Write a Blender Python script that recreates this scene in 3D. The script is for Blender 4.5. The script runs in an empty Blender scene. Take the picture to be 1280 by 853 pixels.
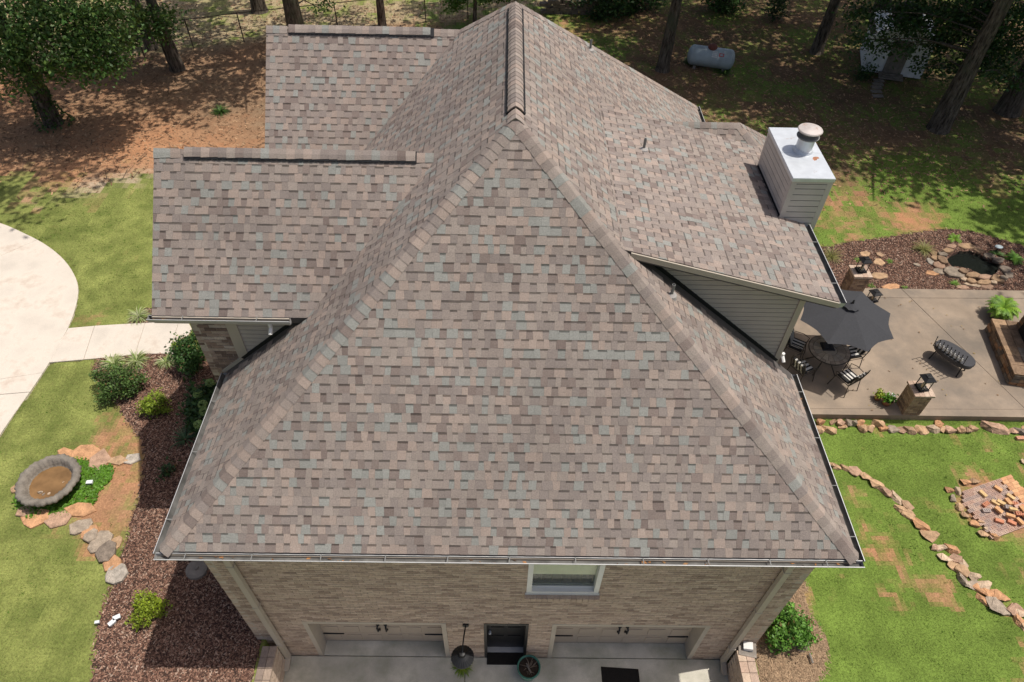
import bpy, bmesh, math, random
import numpy as np
from mathutils import Vector, Matrix
random.seed(7); RNG = np.random.default_rng(11)
SC = bpy.context.scene
COL = SC.collection
# ------------------------------------------------------------------ camera, sky, sun, exposure
CX, CY, CZ, PITCH, YAW, ROLL, FPX = -0.0427, 0.0, 14.9206, 0.8220, .0186, .0286, 863.18
_f = np.array([math.sin(YAW)*math.cos(PITCH), math.cos(YAW)*math.cos(PITCH), -math.sin(PITCH)])
_r = np.array([math.cos(YAW), -math.sin(YAW), 0.0]); _u = np.cross(_r, _f)
RGT = _r*math.cos(ROLL)+_u*math.sin(ROLL); UPV = -_r*math.sin(ROLL)+_u*math.cos(ROLL); FWD = _f
cam = bpy.data.cameras.new("camera"); camo = bpy.data.objects.new("camera", cam); COL.objects.link(camo)
cam.sensor_width = 36.0; cam.sensor_fit = 'HORIZONTAL'; cam.lens = FPX/1280*36
cam.clip_start = .1; cam.clip_end = 2000
camo.matrix_world = Matrix(((RGT[0], UPV[0], -FWD[0], CX), (RGT[1], UPV[1], -FWD[1], CY), (RGT[2], UPV[2], -FWD[2], CZ), (0, 0, 0, 1)))
SC.camera = camo
SUND = Vector((-.385, -.066, -1.0)).normalized()          # the way the light travels
SEL = math.asin(-SUND.z); SAZ = math.atan2(-SUND.x, -SUND.y)
w = bpy.data.worlds.new("World"); SC.world = w; w.use_nodes = True
nt = w.node_tree; bg = nt.nodes['Background']; sk = nt.nodes.new('ShaderNodeTexSky')
sk.sky_type = 'NISHITA'; sk.sun_disc = False; sk.sun_elevation = SEL; sk.sun_rotation = SAZ
sk.air_density = .8; sk.dust_density = 4.0; sk.ozone_density = .6
nt.links.new(sk.outputs[0], bg.inputs[0]); bg.inputs[1].default_value = .098
sl = bpy.data.lights.new("sun", 'SUN'); sl.energy = 3.6; sl.angle = math.radians(.55); sl.color = (1, .95, .875)
so = bpy.data.objects.new("sun", sl); COL.objects.link(so); so.rotation_euler = SUND.to_track_quat('-Z', 'Y').to_euler()
so.location = (10, 5, 40)
SC.view_settings.view_transform = 'Standard'; SC.view_settings.look = 'None'; SC.view_settings.exposure = .15; SC.view_settings.gamma = 1
SC.render.engine = 'CYCLES'

def G(u, v, z=.9):
    """the point at height z that the photograph shows at (u, v)"""
    d = FWD+RGT*(u-640)/FPX-UPV*(v-426.5)/FPX
    t = (z-CZ)/d[2]
    return np.array([CX+t*d[0], t*d[1], z])
def GY(u, v, y):
    d = FWD+RGT*(u-640)/FPX-UPV*(v-426.5)/FPX
    t = y/d[1]
    return (float(CX+t*d[0]), float(y), float(CZ+t*d[2]))
def G2(u, v, z=.9):
    p = G(u, v, z); return (float(p[0]), float(p[1]))
# ------------------------------------------------------------------ materials
def new_mat(name):
    m = bpy.data.materials.new(name); m.use_nodes = True
    return m, m.node_tree.nodes, m.node_tree.links, m.node_tree.nodes['Principled BSDF']
def mat(name, c, rough=.8, var=.15, scale=8.0, bump=0.0, bscale=None, metal=0.0, attr=False, fine=0.0, fscale=180.0, translucent=0.0, spec=.35, stain=None, stain_scale=1.2, stain_lo=.5, stain_hi=.7):
    m, N, L, P = new_mat(name)
    tc = N.new('ShaderNodeTexCoord'); geo = N.new('ShaderNodeNewGeometry')
    if attr:
        a = N.new('ShaderNodeAttribute'); a.attribute_name = 'Col'; col = a.outputs['Color']
    else:
        a = N.new('ShaderNodeRGB'); a.outputs[0].default_value = (*c, 1); col = a.outputs[0]
    def mul(col, sc, amt, detail=4.0):
        n = N.new('ShaderNodeTexNoise'); n.inputs['Scale'].default_value = sc; n.inputs['Detail'].default_value = detail
        L.new(geo.outputs['Position'], n.inputs['Vector'])
        r = N.new('ShaderNodeMapRange'); r.inputs[1].default_value = .25; r.inputs[2].default_value = .75
        r.inputs[3].default_value = 1-amt; r.inputs[4].default_value = 1+amt
        L.new(n.outputs[0], r.inputs[0])
        x = N.new('ShaderNodeMix'); x.data_type = 'RGBA'; x.blend_type = 'MULTIPLY'; x.inputs['Factor'].default_value = 1
        L.new(col, x.inputs[6]); L.new(r.outputs[0], x.inputs[7])
        return x.outputs[2], n
    nb = None
    if var: col, nb = mul(col, scale, var)
    if fine: col, nb2 = mul(col, fscale, fine, 2.0)
    if stain:
        n = N.new('ShaderNodeTexNoise'); n.inputs['Scale'].default_value = stain_scale; n.inputs['Detail'].default_value = 7; n.inputs['Roughness'].default_value = .65
        L.new(geo.outputs['Position'], n.inputs['Vector'])
        r = N.new('ShaderNodeMapRange'); r.inputs[1].default_value = stain_lo; r.inputs[2].default_value = stain_hi
        L.new(n.outputs[0], r.inputs[0])
        x = N.new('ShaderNodeMix'); x.data_type = 'RGBA'; L.new(r.outputs[0], x.inputs['Factor'])
        L.new(col, x.inputs[6]); x.inputs[7].default_value = (*stain, 1); col = x.outputs[2]
    L.new(col, P.inputs['Base Color'])
    P.inputs['Roughness'].default_value = rough; P.inputs['Metallic'].default_value = metal
    P.inputs['Specular IOR Level'].default_value = spec
    if bump:
        n = N.new('ShaderNodeTexNoise'); n.inputs['Scale'].default_value = bscale or scale*4; n.inputs['Detail'].default_value = 5
        L.new(geo.outputs['Position'], n.inputs['Vector'])
        b = N.new('ShaderNodeBump'); b.inputs['Strength'].default_value = bump; b.inputs['Distance'].default_value = .02
        L.new(n.outputs[0], b.inputs['Height']); L.new(b.outputs[0], P.inputs['Normal'])
    if translucent:
        t = N.new('ShaderNodeBsdfTranslucent'); L.new(col, t.inputs['Color'])
        s = N.new('ShaderNodeMixShader'); s.inputs[0].default_value = translucent
        L.new(P.outputs[0], s.inputs[1]); L.new(t.outputs[0], s.inputs[2])
        L.new(s.outputs[0], N['Material Output'].inputs[0])
    return m
M = {}
M['shingle'] = mat('shingle', None, .95, .12, .45, .6, 150, attr=True, fine=.24, fscale=75, spec=.2, stain=(.22, .19, .165), stain_scale=.7, stain_lo=.58, stain_hi=1.3)
M['underlay'] = mat('roof_underlay', (.09, .08, .075), .95)
M['vent'] = mat('ridge_vent_plastic', (.012, .012, .014), .6)
M['brick'] = mat('brick', None, .92, .18, 14, .5, 60, attr=True, fine=.22, fscale=70, spec=.2)
M['mortar'] = mat('mortar', (.47, .40, .325), .95, .2, 20, .4, 120)
M['trim'] = mat('beige_trim', (.43, .375, .305), .6, .06, 3)
M['siding'] = mat('beige_siding', (.44, .39, .345), .65, .06, 3, .1, 60)
M['chimney_siding'] = mat('chimney_siding', (.53, .49, .445), .65, .12, 2.2, .1, 60)
M['door_beige'] = mat('garage_door_paint', (.44, .36, .28), .6, .07, 2)
M['white'] = mat('white_paint', (.72, .71, .68), .5, .05, 4)
M['galv'] = mat('galvanised_steel', (.62, .65, .68), .42, .10, 6, metal=.35, stain=(.35, .2, .13), stain_scale=3.2, stain_lo=.64, stain_hi=.76)
M['pipe'] = mat('grey_pipe', (.20, .20, .19), .7, .2, 8)
M['flash'] = mat('pipe_boot', (.34, .32, .30), .8, .2, 8)
M['gap'] = mat('siding_joint', (.07, .065, .055), .9)
M['flue'] = mat('weathered_flue', (.50, .45, .42), .55, .15, 6, metal=.2, stain=(.36, .22, .16), stain_scale=9, stain_lo=.55, stain_hi=.75)
M['gutter'] = mat('gutter_aluminium', (.46, .46, .455), .55, .15, 3, metal=.3)
M['gutter_in'] = mat('gutter_inner_shade', (.12, .117, .11), .9, .5, 5)  # trough inside coloured dark for the shade below the roof edge
M['black'] = mat('black_iron', (.012, .012, .013), .5, .2, 10)
M['darkdoor'] = mat('dark_door', (.012, .012, .014), .4, .2, 4)
M['rubber'] = mat('dark_mat', (.014, .012, .010), .95, .3, 30, .5, 300)
M['concrete'] = mat('stained_apron_concrete', (.54, .51, .43), .9, .25, 1.6, .2, 60, fine=.10, fscale=60, stain=(.29, .29, .21), stain_scale=1.1, stain_lo=.44, stain_hi=.72)  # garage apron concrete with its own greenish stains
M['drive'] = mat('pale_concrete', (.62, .555, .475), .9, .13, 1.3, .2, 60, fine=.08, fscale=50, stain=(.47, .375, .30), stain_scale=1.3, stain_lo=.52, stain_hi=.72)
M['patio'] = mat('stained_patio_concrete', (.285, .222, .163), .8, .26, 1.1, .15, 40, fine=.08, fscale=40, stain=(.175, .145, .115), stain_scale=.8, stain_lo=.42, stain_hi=.68)
M['stone'] = mat('field_stone', None, .92, .34, 9, 1.0, 34, attr=True, fine=.15, fscale=40, spec=.25)
M['soil'] = mat('ground', None, .97, .14, 2.2, .6, 30, attr=True, fine=.28, fscale=26, spec=.15)
M['leaf'] = mat('leaf', None, .55, .15, 3, attr=True, translucent=.28, spec=.4)
M['grass'] = mat('grass_blade', None, .7, .2, 1.5, attr=True, translucent=.25, spec=.25)
M['chip'] = mat('mulch_chip', None, .95, .2, 20, attr=True, spec=.15)
def bark_mat():
    m, N, L, P = new_mat('bark'); geo = N.new('ShaderNodeNewGeometry'); mp = N.new('ShaderNodeMapping'); mp.inputs['Scale'].default_value = (9, 9, 1.6); L.new(geo.outputs['Position'], mp.inputs['Vector'])
    n = N.new('ShaderNodeTexNoise'); n.inputs['Scale'].default_value = 1.6; n.inputs['Detail'].default_value = 8; n.inputs['Roughness'].default_value = .7; L.new(mp.outputs[0], n.inputs['Vector'])
    r = N.new('ShaderNodeValToRGB'); r.color_ramp.elements[0].position = .36; r.color_ramp.elements[0].color = (.022, .016, .012, 1); r.color_ramp.elements[1].position = .66; r.color_ramp.elements[1].color = (.20, .165, .13, 1); L.new(n.outputs[0], r.inputs[0])
    n2 = N.new('ShaderNodeTexNoise'); n2.inputs['Scale'].default_value = 1.1; n2.inputs['Detail'].default_value = 5; L.new(geo.outputs['Position'], n2.inputs['Vector']); q = N.new('ShaderNodeMapRange'); q.inputs[1].default_value = .55; q.inputs[2].default_value = .72; L.new(n2.outputs[0], q.inputs[0])
    x = N.new('ShaderNodeMix'); x.data_type = 'RGBA'; L.new(q.outputs[0], x.inputs['Factor']); L.new(r.outputs[0], x.inputs[6]); x.inputs[7].default_value = (.085, .095, .06, 1); L.new(x.outputs[2], P.inputs['Base Color'])
    b = N.new('ShaderNodeBump'); b.inputs['Strength'].default_value = 1; b.inputs['Distance'].default_value = .06; L.new(n.outputs[0], b.inputs['Height']); L.new(b.outputs[0], P.inputs['Normal']); P.inputs['Roughness'].default_value = .95; P.inputs['Specular IOR Level'].default_value = .15
    return m
M['bark'] = bark_mat()
M['umbrella'] = mat('charcoal_canvas', (.042, .043, .048), .85, .12, 20, .1, 200)
M['oval'] = mat('powder_coated_steel', (.045, .045, .05), .45, .1, 20)
M['terracotta'] = mat('terracotta', (.30, .13, .07), .85, .2, 9)
M['greenglaze'] = mat('green_glaze', (.05, .17, .125), .3, .35, 6)
M['potsoil'] = mat('potting_soil', (.03, .02, .014), .95, .5, 30)
M['urn'] = mat('cast_stone', (.205, .18, .15), .93, .34, 6, .6, 30, fine=.15)
M['mud'] = mat('muddy_water', (.20, .115, .05), .18, .35, 4)
M['tank'] = mat('tank_paint', (.36, .42, .44), .5, .16, 3, stain=(.3, .27, .2), stain_scale=2.5, stain_lo=.62, stain_hi=.8)
M['rust'] = mat('rusty_dome', (.17, .055, .04), .75, .3, 9)
M['red'] = mat('red_print', (.45, .06, .06), .6, .05)
M['whiteshed'] = mat('shed_white', (.80, .81, .82), .7, .1, 4)
M['shedroof'] = mat('shed_roof', (.07, .055, .05), .9, .3, 8)
M['plank'] = mat('weathered_plank', (.23, .20, .17), .9, .3, 7, .4, 60)
M['wood'] = mat('firewood', (.19, .15, .11), .95, .4, 8, .6, 40)
M['cushion'] = mat('striped_cushion_white', (.62, .60, .56), .9, .06)
M['cushion_dark'] = mat('striped_cushion_black', (.02, .02, .022), .9, .06)
M['bronze'] = mat('bronze_iron', (.05, .04, .032), .6, .2, 12)
M['mosaic'] = mat('mosaic_table', None, .55, .2, 12, attr=True)
M['candle'] = mat('candle_wax', (.70, .55, .32), .5, .05)
M['solar'] = mat('solar_light_plastic', (.72, .74, .74), .4, .04)
m, N, L, P = new_mat('window_glass'); P.inputs['Base Color'].default_value = (.9, .95, .92, 1); P.inputs['Roughness'].default_value = .03
P.inputs['Transmission Weight'].default_value = .95; P.inputs['IOR'].default_value = 1.16; M['glass'] = m
m, N, L, P = new_mat('lantern_glass'); P.inputs['Base Color'].default_value = (1, 1, 1, 1); P.inputs['Roughness'].default_value = .02
P.inputs['Transmission Weight'].default_value = .95; P.inputs['IOR'].default_value = 1.1; M['clear'] = m
m, N, L, P = new_mat('pond_water'); P.inputs['Base Color'].default_value = (.012, .014, .012, 1); P.inputs['Roughness'].default_value = .06; M['pond'] = m
# ------------------------------------------------------------------ mesh helpers
W = {}
def worldof(o): return W.get(o.name, Vector((0, 0, 0))) if o else Vector((0, 0, 0))
class MB:
    def __init__(s): s.v = []; s.f = []; s.c = []; s.m = []
    def add(s, vs, fs, col=(1, 1, 1), mi=0):
        b = len(s.v); s.v.extend([tuple(map(float, p)) for p in vs])
        for f in fs: s.f.append(tuple(b+i for i in f)); s.c.append(col); s.m.append(mi)
        return s
    def quad(s, a, b, c, d, col=(1, 1, 1), mi=0): return s.add((a, b, c, d), ((0, 1, 2, 3),), col, mi)
    def box(s, x0, x1, y0, y1, z0, z1, col=(1, 1, 1), mi=0):
        return s.add([(x0, y0, z0), (x1, y0, z0), (x1, y1, z0), (x0, y1, z0), (x0, y0, z1), (x1, y0, z1), (x1, y1, z1), (x0, y1, z1)],
                     [(0, 3, 2, 1), (4, 5, 6, 7), (0, 1, 5, 4), (1, 2, 6, 5), (2, 3, 7, 6), (3, 0, 4, 7)], col, mi)
    def obox(s, c, ax, ay, az, col=(1, 1, 1), mi=0):
        c, ax, ay, az = map(Vector, (c, ax, ay, az))
        vs = [c+sx*ax+sy*ay+sz*az for sz in (-1, 1) for sx, sy in ((-1, -1), (1, -1), (1, 1), (-1, 1))]
        return s.add(vs, [(0, 3, 2, 1), (4, 5, 6, 7), (0, 1, 5, 4), (1, 2, 6, 5), (2, 3, 7, 6), (3, 0, 4, 7)], col, mi)
    def prism(s, poly, z0, z1, col=(1, 1, 1), mi=0, inset=0.0):
        n = len(poly); cx = sum(p[0] for p in poly)/n; cy = sum(p[1] for p in poly)/n
        top = [(p[0]+(cx-p[0])*inset, p[1]+(cy-p[1])*inset, z1) for p in poly]
        vs = [(p[0], p[1], z0) for p in poly]+top
        A = sum(poly[i][0]*poly[(i+1) % n][1]-poly[(i+1) % n][0]*poly[i][1] for i in range(n))
        fs = [tuple(range(n, 2*n))]+[(i, (i+1) % n, n+(i+1) % n, n+i) for i in range(n)]
        if A < 0: fs = [tuple(reversed(f)) for f in fs]
        return s.add(vs, fs, col, mi)
    def tube(s, pts, rad, n=6, col=(1, 1, 1), mi=0, cap=True):
        pts = [Vector(p) for p in pts]
        if not hasattr(rad, '__len__'): rad = [rad]*len(pts)
        vs = []; fs = []; ref = None
        for i, p in enumerate(pts):
            t = (pts[min(i+1, len(pts)-1)]-pts[max(i-1, 0)]).normalized()
            if ref is None: ref = Vector((1, 0, 0)) if abs(t.x) < .9 else Vector((0, 1, 0))
            a = t.cross(ref).normalized(); b = t.cross(a); ref = -t.cross(a).cross(t) if False else ref
            for k in range(n):
                an = 2*math.pi*k/n; vs.append(p+(a*math.cos(an)+b*math.sin(an))*rad[i])
        for i in range(len(pts)-1):
            for k in range(n):
                fs.append((i*n+k, i*n+(k+1) % n, (i+1)*n+(k+1) % n, (i+1)*n+k))
        if cap: fs.append(tuple(range(n))); fs.append(tuple(reversed(range((len(pts)-1)*n, len(pts)*n))))
        return s.add(vs, fs, col, mi)
    def lathe(s, c, prof, n=20, col=(1, 1, 1), mi=0, wob=None, sx=1, sy=1, rot=0):
        vs = []; fs = []; k = len(prof)
        for i in range(n):
            a = 2*math.pi*i/n
            for j, (r, z) in enumerate(prof):
                rr = r*(wob(a, j) if wob else 1)
                x = rr*math.cos(a)*sx; y = rr*math.sin(a)*sy
                vs.append((c[0]+x*math.cos(rot)-y*math.sin(rot), c[1]+x*math.sin(rot)+y*math.cos(rot), c[2]+z))
        for i in range(n):
            for j in range(k-1): fs.append((i*k+j, ((i+1) % n)*k+j, ((i+1) % n)*k+j+1, i*k+j+1))
        return s.add(vs, fs, col, mi)
    def build(s, name, mats, parent=None, origin=None, smooth=False, local=False, **props):
        if not isinstance(mats, (list, tuple)): mats = [mats]
        V = np.array(s.v, float)
        if origin is None:
            origin = (0, 0, 0) if local else ((V[:, 0].min()+V[:, 0].max())/2, (V[:, 1].min()+V[:, 1].max())/2, V[:, 2].min())
        o = Vector(origin); V = V-np.array(origin)
        me = bpy.data.meshes.new(name); me.from_pydata(V.tolist(), [], s.f)
        for mt in mats: me.materials.append(mt)
        nf = len(s.f)
        if len(mats) > 1: me.polygons.foreach_set('material_index', np.array(s.m, np.int32))
        if smooth: me.polygons.foreach_set('use_smooth', np.ones(nf, bool))
        ln = np.array([len(f) for f in s.f]); cc = np.repeat(np.array([(*c, 1) for c in s.c], np.float32), ln, axis=0)
        at = me.color_attributes.new('Col', 'FLOAT_COLOR', 'CORNER'); at.data.foreach_set('color', cc.ravel())
        me.update()
        ob = bpy.data.objects.new(name, me); COL.objects.link(ob)
        place(ob, parent, o, local)
        for k2, v2 in props.items(): ob[k2] = v2
        return ob
def place(ob, parent, o, local=False):
    if parent:
        ob.parent = parent; ob.location = o if local else o-worldof(parent)
        W[ob.name] = worldof(parent)+o if local else Vector(o)
    else:
        ob.location = o; W[ob.name] = Vector(o)
def tag(o, label=None, cat=None, group=None, kind=None):
    if label: o['label'] = label
    if cat: o['category'] = cat
    if group: o['group'] = group
    if kind: o['kind'] = kind
    return o
def empty(name, loc, label=None, cat=None, group=None, rz=0, parent=None, kind=None):
    o = bpy.data.objects.new(name, None); COL.objects.link(o); o.empty_display_size = .2
    place(o, parent, Vector(loc)); o.rotation_euler = (0, 0, rz)
    return tag(o, label, cat, group, kind)
def copy_tree(o, parent=None):
    c = o.copy(); COL.objects.link(c)
    if parent: c.parent = parent
    for ch in list(o.children): copy_tree(ch, c)
    return c
def mesh_np(name, V, F, colf, m, parent=None, kind=None, smooth=False, origin=(0, 0, 0)):
    """big meshes from arrays: V (n,3), F (k,s), colf (k,3)"""
    V = np.asarray(V, np.float32)-np.array(origin, np.float32); F = np.asarray(F, np.int32); s = F.shape[1]
    me = bpy.data.meshes.new(name)
    me.vertices.add(len(V)); me.vertices.foreach_set('co', V.ravel())
    me.loops.add(F.size); me.loops.foreach_set('vertex_index', F.ravel())
    me.polygons.add(len(F)); me.polygons.foreach_set('loop_start', np.arange(0, F.size, s, dtype=np.int32))
    me.polygons.foreach_set('loop_total', np.full(len(F), s, np.int32))
    me.materials.append(m)
    at = me.color_attributes.new('Col', 'FLOAT_COLOR', 'CORNER')
    cc = np.ones((len(F), s, 4), np.float32); cc[:, :, :3] = np.asarray(colf, np.float32)[:, None, :]
    at.data.foreach_set('color', cc.ravel())
    if smooth: me.polygons.foreach_set('use_smooth', np.ones(len(F), bool))
    me.update(calc_edges=True); me.validate()
    ob = bpy.data.objects.new(name, me); COL.objects.link(ob)
    place(ob, parent, Vector(origin))
    if kind: ob['kind'] = kind
    return ob
def inpoly(X, Y, poly):
    X = np.asarray(X); Y = np.asarray(Y); r = np.zeros(X.shape, bool); n = len(poly)
    for i in range(n):
        x0, y0 = poly[i]; x1, y1 = poly[(i+1) % n]
        if y0 == y1: continue
        r ^= ((y0 > Y) != (y1 > Y)) & (X < (x1-x0)*(Y-y0)/(y1-y0)+x0)
    return r
_lat = np.random.default_rng(5).random((256, 256))
def vnoise(X, Y, s):
    x = np.asarray(X)*s+100.3; y = np.asarray(Y)*s+57.7
    xi = np.floor(x).astype(int); yi = np.floor(y).astype(int); fx = x-xi; fy = y-yi
    fx = fx*fx*(3-2*fx); fy = fy*fy*(3-2*fy); g = lambda a, b: _lat[a % 256, b % 256]
    return (g(xi, yi)*(1-fx)+g(xi+1, yi)*fx)*(1-fy)+(g(xi, yi+1)*(1-fx)+g(xi+1, yi+1)*fx)*fy
def fbm(X, Y, s, o=4):
    t = 0; a = .5
    for i in range(o): t = t+a*vnoise(X+i*13.1, Y-i*7.7, s*2**i); a *= .5
    return t/(1-.5**o)
def sm(x, a, b):
    t = np.clip((np.asarray(x, float)-a)/(b-a), 0, 1); return t*t*(3-2*t)
def smooth_poly(pts, n=6):
    out = []; k = len(pts)
    for i in range(k):
        p0, p1, p2, p3 = (np.array(pts[(i+j-1) % k]) for j in range(4))
        for t in np.linspace(0, 1, n, endpoint=False):
            out.append(tuple(.5*((2*p1)+(-p0+p2)*t+(2*p0-5*p1+4*p2-p3)*t*t+(-p0+3*p1-3*p2+p3)*t**3)))
    return out
def clip_half(poly, a, b, c):
    """keep the part of a polygon where a*x+b*y<=c"""
    out = []; n = len(poly)
    for i in range(n):
        p, q = poly[i], poly[(i+1) % n]; dp = a*p[0]+b*p[1]-c; dq = a*q[0]+b*q[1]-c
        if dp <= 0: out.append(p)
        if (dp < 0 < dq) or (dq < 0 < dp):
            t = dp/(dp-dq); out.append((p[0]+(q[0]-p[0])*t, p[1]+(q[1]-p[1])*t))
    return out
def split_line(polys, p, q, gap=.012):
    dx, dy = q[0]-p[0], q[1]-p[1]; l = math.hypot(dx, dy); a, b = -dy/l, dx/l; c = a*p[0]+b*p[1]; r = []
    for P_ in polys:
        for k in (clip_half(P_, a, b, c-gap/2), clip_half(P_, -a, -b, -c-gap/2)):
            if len(k) > 2: r.append(k)
    return r
ORD = "first second third fourth fifth sixth seventh eighth ninth tenth eleventh twelfth thirteenth fourteenth fifteenth sixteenth seventeenth eighteenth nineteenth twentieth".split()
for t_, w_ in ((20, 'twenty'), (30, 'thirty'), (40, 'forty')):
    ORD += [f"{w_}-{x}" for x in ORD[:9]]+[{20: 'thirtieth', 30: 'fortieth', 40: 'fiftieth'}[t_]]
# ------------------------------------------------------------------ the house
XL, XR, XP, YF, YP, YR, YB, ZE, ZP = -5.245, 5.505, .095, 4.71, 9.557, 13.986, 18.69, 4.94, 9.576
SLO = (ZP-ZE)/(XP-XL); SRO = (ZP-ZE)/(XR-XP); SFO = (ZP-ZE)/(YP-YF); SBO = (ZP-ZE)/(YB-YR)
WXL, WXR, WYF = -4.78, 5.05, 4.93
ML = (ZP-SLO*XP, SLO, 0); MR = (ZP+SRO*XP, -SRO, 0); MF = (ZE-SFO*YF, 0, SFO); MBK = (ZE+SBO*YB, 0, -SBO)
pz = lambda pl, x, y: pl[0]+pl[1]*x+pl[2]*y
G1Y, G1Z, G1X, G1E, G1EZ = 10.266, 8.49, -5.97, 8.22, 6.574
SG = (G1Z-G1EZ)/(G1Y-G1E)
G1F = (G1Z-SG*G1Y, 0, SG); G1B = (G1Z+SG*G1Y, 0, -SG)
G2Y, G2Z, G2X = 14.95, 8.59, -5.20
G2F = (G2Z-SG*G2Y, 0, SG); G2B = (G2Z+SG*G2Y, 0, -SG)
SHX0, SHXE, SHY0, SHY1 = 1.7945, 5.528, 8.275, 12.88
SHZ0 = pz(MR, SHX0, 0); SSL = (SHZ0-7.0845)/(SHXE-SHX0); SH = (SHZ0+SSL*SHX0, -SSL, 0)
WGY, WGZ, WGX = 15.81, 6.06, 5.80
SW = .86; WGF = (WGZ-SW*WGY, 0, SW); WGB = (WGZ+SW*WGY, 0, -SW); WGH = (WGZ+SW*WGX, -SW, 0)
xl = lambda z: (z-ML[0])/SLO        # x of the left slope at height z
xr = lambda z: (z-MR[0])/(-SRO)
house = empty('brick_house', (0, 8, 0), 'large brick house with a steep grey brown shingle hip roof seen from above', 'house')

def plane_frame(pl, O):
    nx, ny, nz = -pl[1], -pl[2], 1.0; l = math.sqrt(nx*nx+ny*ny+nz*nz); Nn = np.array([nx, ny, nz])/l
    g = math.hypot(pl[1], pl[2]); dx, dy = pl[1]/g, pl[2]/g
    B = np.array([dx, dy, g])/math.sqrt(1+g*g); A = np.cross(B, Nn)
    return np.array([O[0], O[1], pz(pl, *O)]), A, B, Nn
def P3(pl, pts): return [np.array([x, y, pz(pl, x, y)]) for x, y in pts]
mid = lambda p, q, t: (p[0]+(q[0]-p[0])*t, p[1]+(q[1]-p[1])*t)
EI = .0125
FL, FR_, PK = (XL, YF), (XR, YF), (XP, YP); RK = (XP, YR); BL, BR = (XL, YB), (XR, YB)
fl, fr = mid(FL, PK, EI), mid(FR_, PK, EI); bl, br = mid(BL, RK, EI), mid(BR, RK, EI)
xe, xe2 = fl[0], fr[0]
roofs = []     # (plane, eave origin, convex outline, covers)
g1poly = [(G1X, G1E), (xl(G1EZ), G1E), (xl(G1Z), G1Y), (xl(G1EZ), 2*G1Y-G1E), (G1X, 2*G1Y-G1E)]
g2e = G2Y-(G2Z-6.5)/SG
g2poly = [(G2X, g2e), (xl(6.5), g2e), (xl(G2Z), G2Y), (xl(6.5), 2*G2Y-g2e), (G2X, 2*G2Y-g2e)]
shpoly = [(SHX0, SHY0), (SHXE, SHY0), (SHXE, SHY1), (SHX0, SHY1)]
def g1cov(x, y): return np.minimum(pz(G1F, x, y), pz(G1B, x, y))
def g2cov(x, y): return np.minimum(pz(G2F, x, y), pz(G2B, x, y))
def shcov(x, y): return pz(SH, x, y)
def wgcov(x, y): return np.minimum(np.minimum(pz(WGF, x, y), pz(WGB, x, y)), pz(WGH, x, y))
wge = WGY-(WGZ-ZE)/SW; wgx = WGX+(WGZ-ZE)/SW
wgpoly = [(3, wge), (wgx, wge), (wgx, 2*WGY-wge), (3, 2*WGY-wge)]
def mrz(x, y): return pz(MR, x, y)
def mlz(x, y): return pz(ML, x, y)
roofs.append((MF, fl, [fl, fr, PK], []))
roofs.append((ML, bl, [bl, RK, PK, fl], [(g1poly, g1cov), (g2poly, g2cov)]))
CUT = 4.98
hY = lambda x: YF+(XR-x)/(XR-XP)*(YP-YF)
MR1 = [fr, (xe2, 8.5), (XP+.7, 8.5), (XP+.7, hY(XP+.7))]
MR1 = [fr, (xe2, 8.5), (xr(pz(MF, 0, 8.5)), 8.5)]
MR2 = [(xr(pz(MF, 0, 8.5)), 8.5), (CUT, 8.5), (CUT, 12.93), (XP, 12.93), PK]
yb = lambda x: YB-(XR-x)/(XR-XP)*(YB-YR)
MR3 = [(XP, 12.93), (xe2, 12.93), br, RK]
for q in (MR1, MR2, MR3): roofs.append((MR, fr, q, [(shpoly, shcov), (wgpoly, wgcov)]))
roofs.append((MBK, br, [br, bl, RK], []))
roofs.append((G1F, (G1X, G1E), [(G1X, G1E), (xl(G1EZ), G1E), (xl(G1Z), G1Y), (G1X, G1Y)], []))
roofs.append((G1B, (xl(G1EZ), 2*G1Y-G1E), [(xl(G1EZ), 2*G1Y-G1E), (G1X, 2*G1Y-G1E), (G1X, G1Y), (xl(G1Z), G1Y)], []))
roofs.append((G2F, (G2X, g2e), [(G2X, g2e), (xl(6.5), g2e), (xl(G2Z), G2Y), (G2X, G2Y)], []))
roofs.append((G2B, (xl(6.5), 2*G2Y-g2e), [(xl(6.5), 2*G2Y-g2e), (G2X, 2*G2Y-g2e), (G2X, G2Y), (xl(G2Z), G2Y)], []))
roofs.append((SH, (SHXE, SHY0), [(SHXE, SHY0), (SHXE, SHY1), (SHX0, SHY1), (SHX0, SHY0)], []))
roofs.append((WGF, (3.2, wge), [(xr(ZE), wge), (wgx, wge), (WGX, WGY), (xr(WGZ), WGY)], []))
roofs.append((WGB, (wgx, 2*WGY-wge), [(wgx, 2*WGY-wge), (xr(ZE), 2*WGY-wge), (xr(WGZ), WGY), (WGX, WGY)], []))
roofs.append((WGH, (wgx, wge), [(wgx, wge), (wgx, 2*WGY-wge), (WGX, WGY)], []))
# deck under the shingles
deck = MB()
for pl, O, poly, cov in roofs:
    n = len(poly); t = [p-np.array([0, 0, .012]) for p in P3(pl, poly)]; b = [p-np.array([0, 0, .13]) for p in P3(pl, poly)]
    fs = [tuple(range(n)), tuple(reversed(range(n, 2*n)))]+[(i, n+i, n+(i+1) % n, (i+1) % n) for i in range(n)]
    deck.add(t+b, fs)
roof = deck.build('roof', M['underlay'], house, origin=(0, 9, 5))
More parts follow.
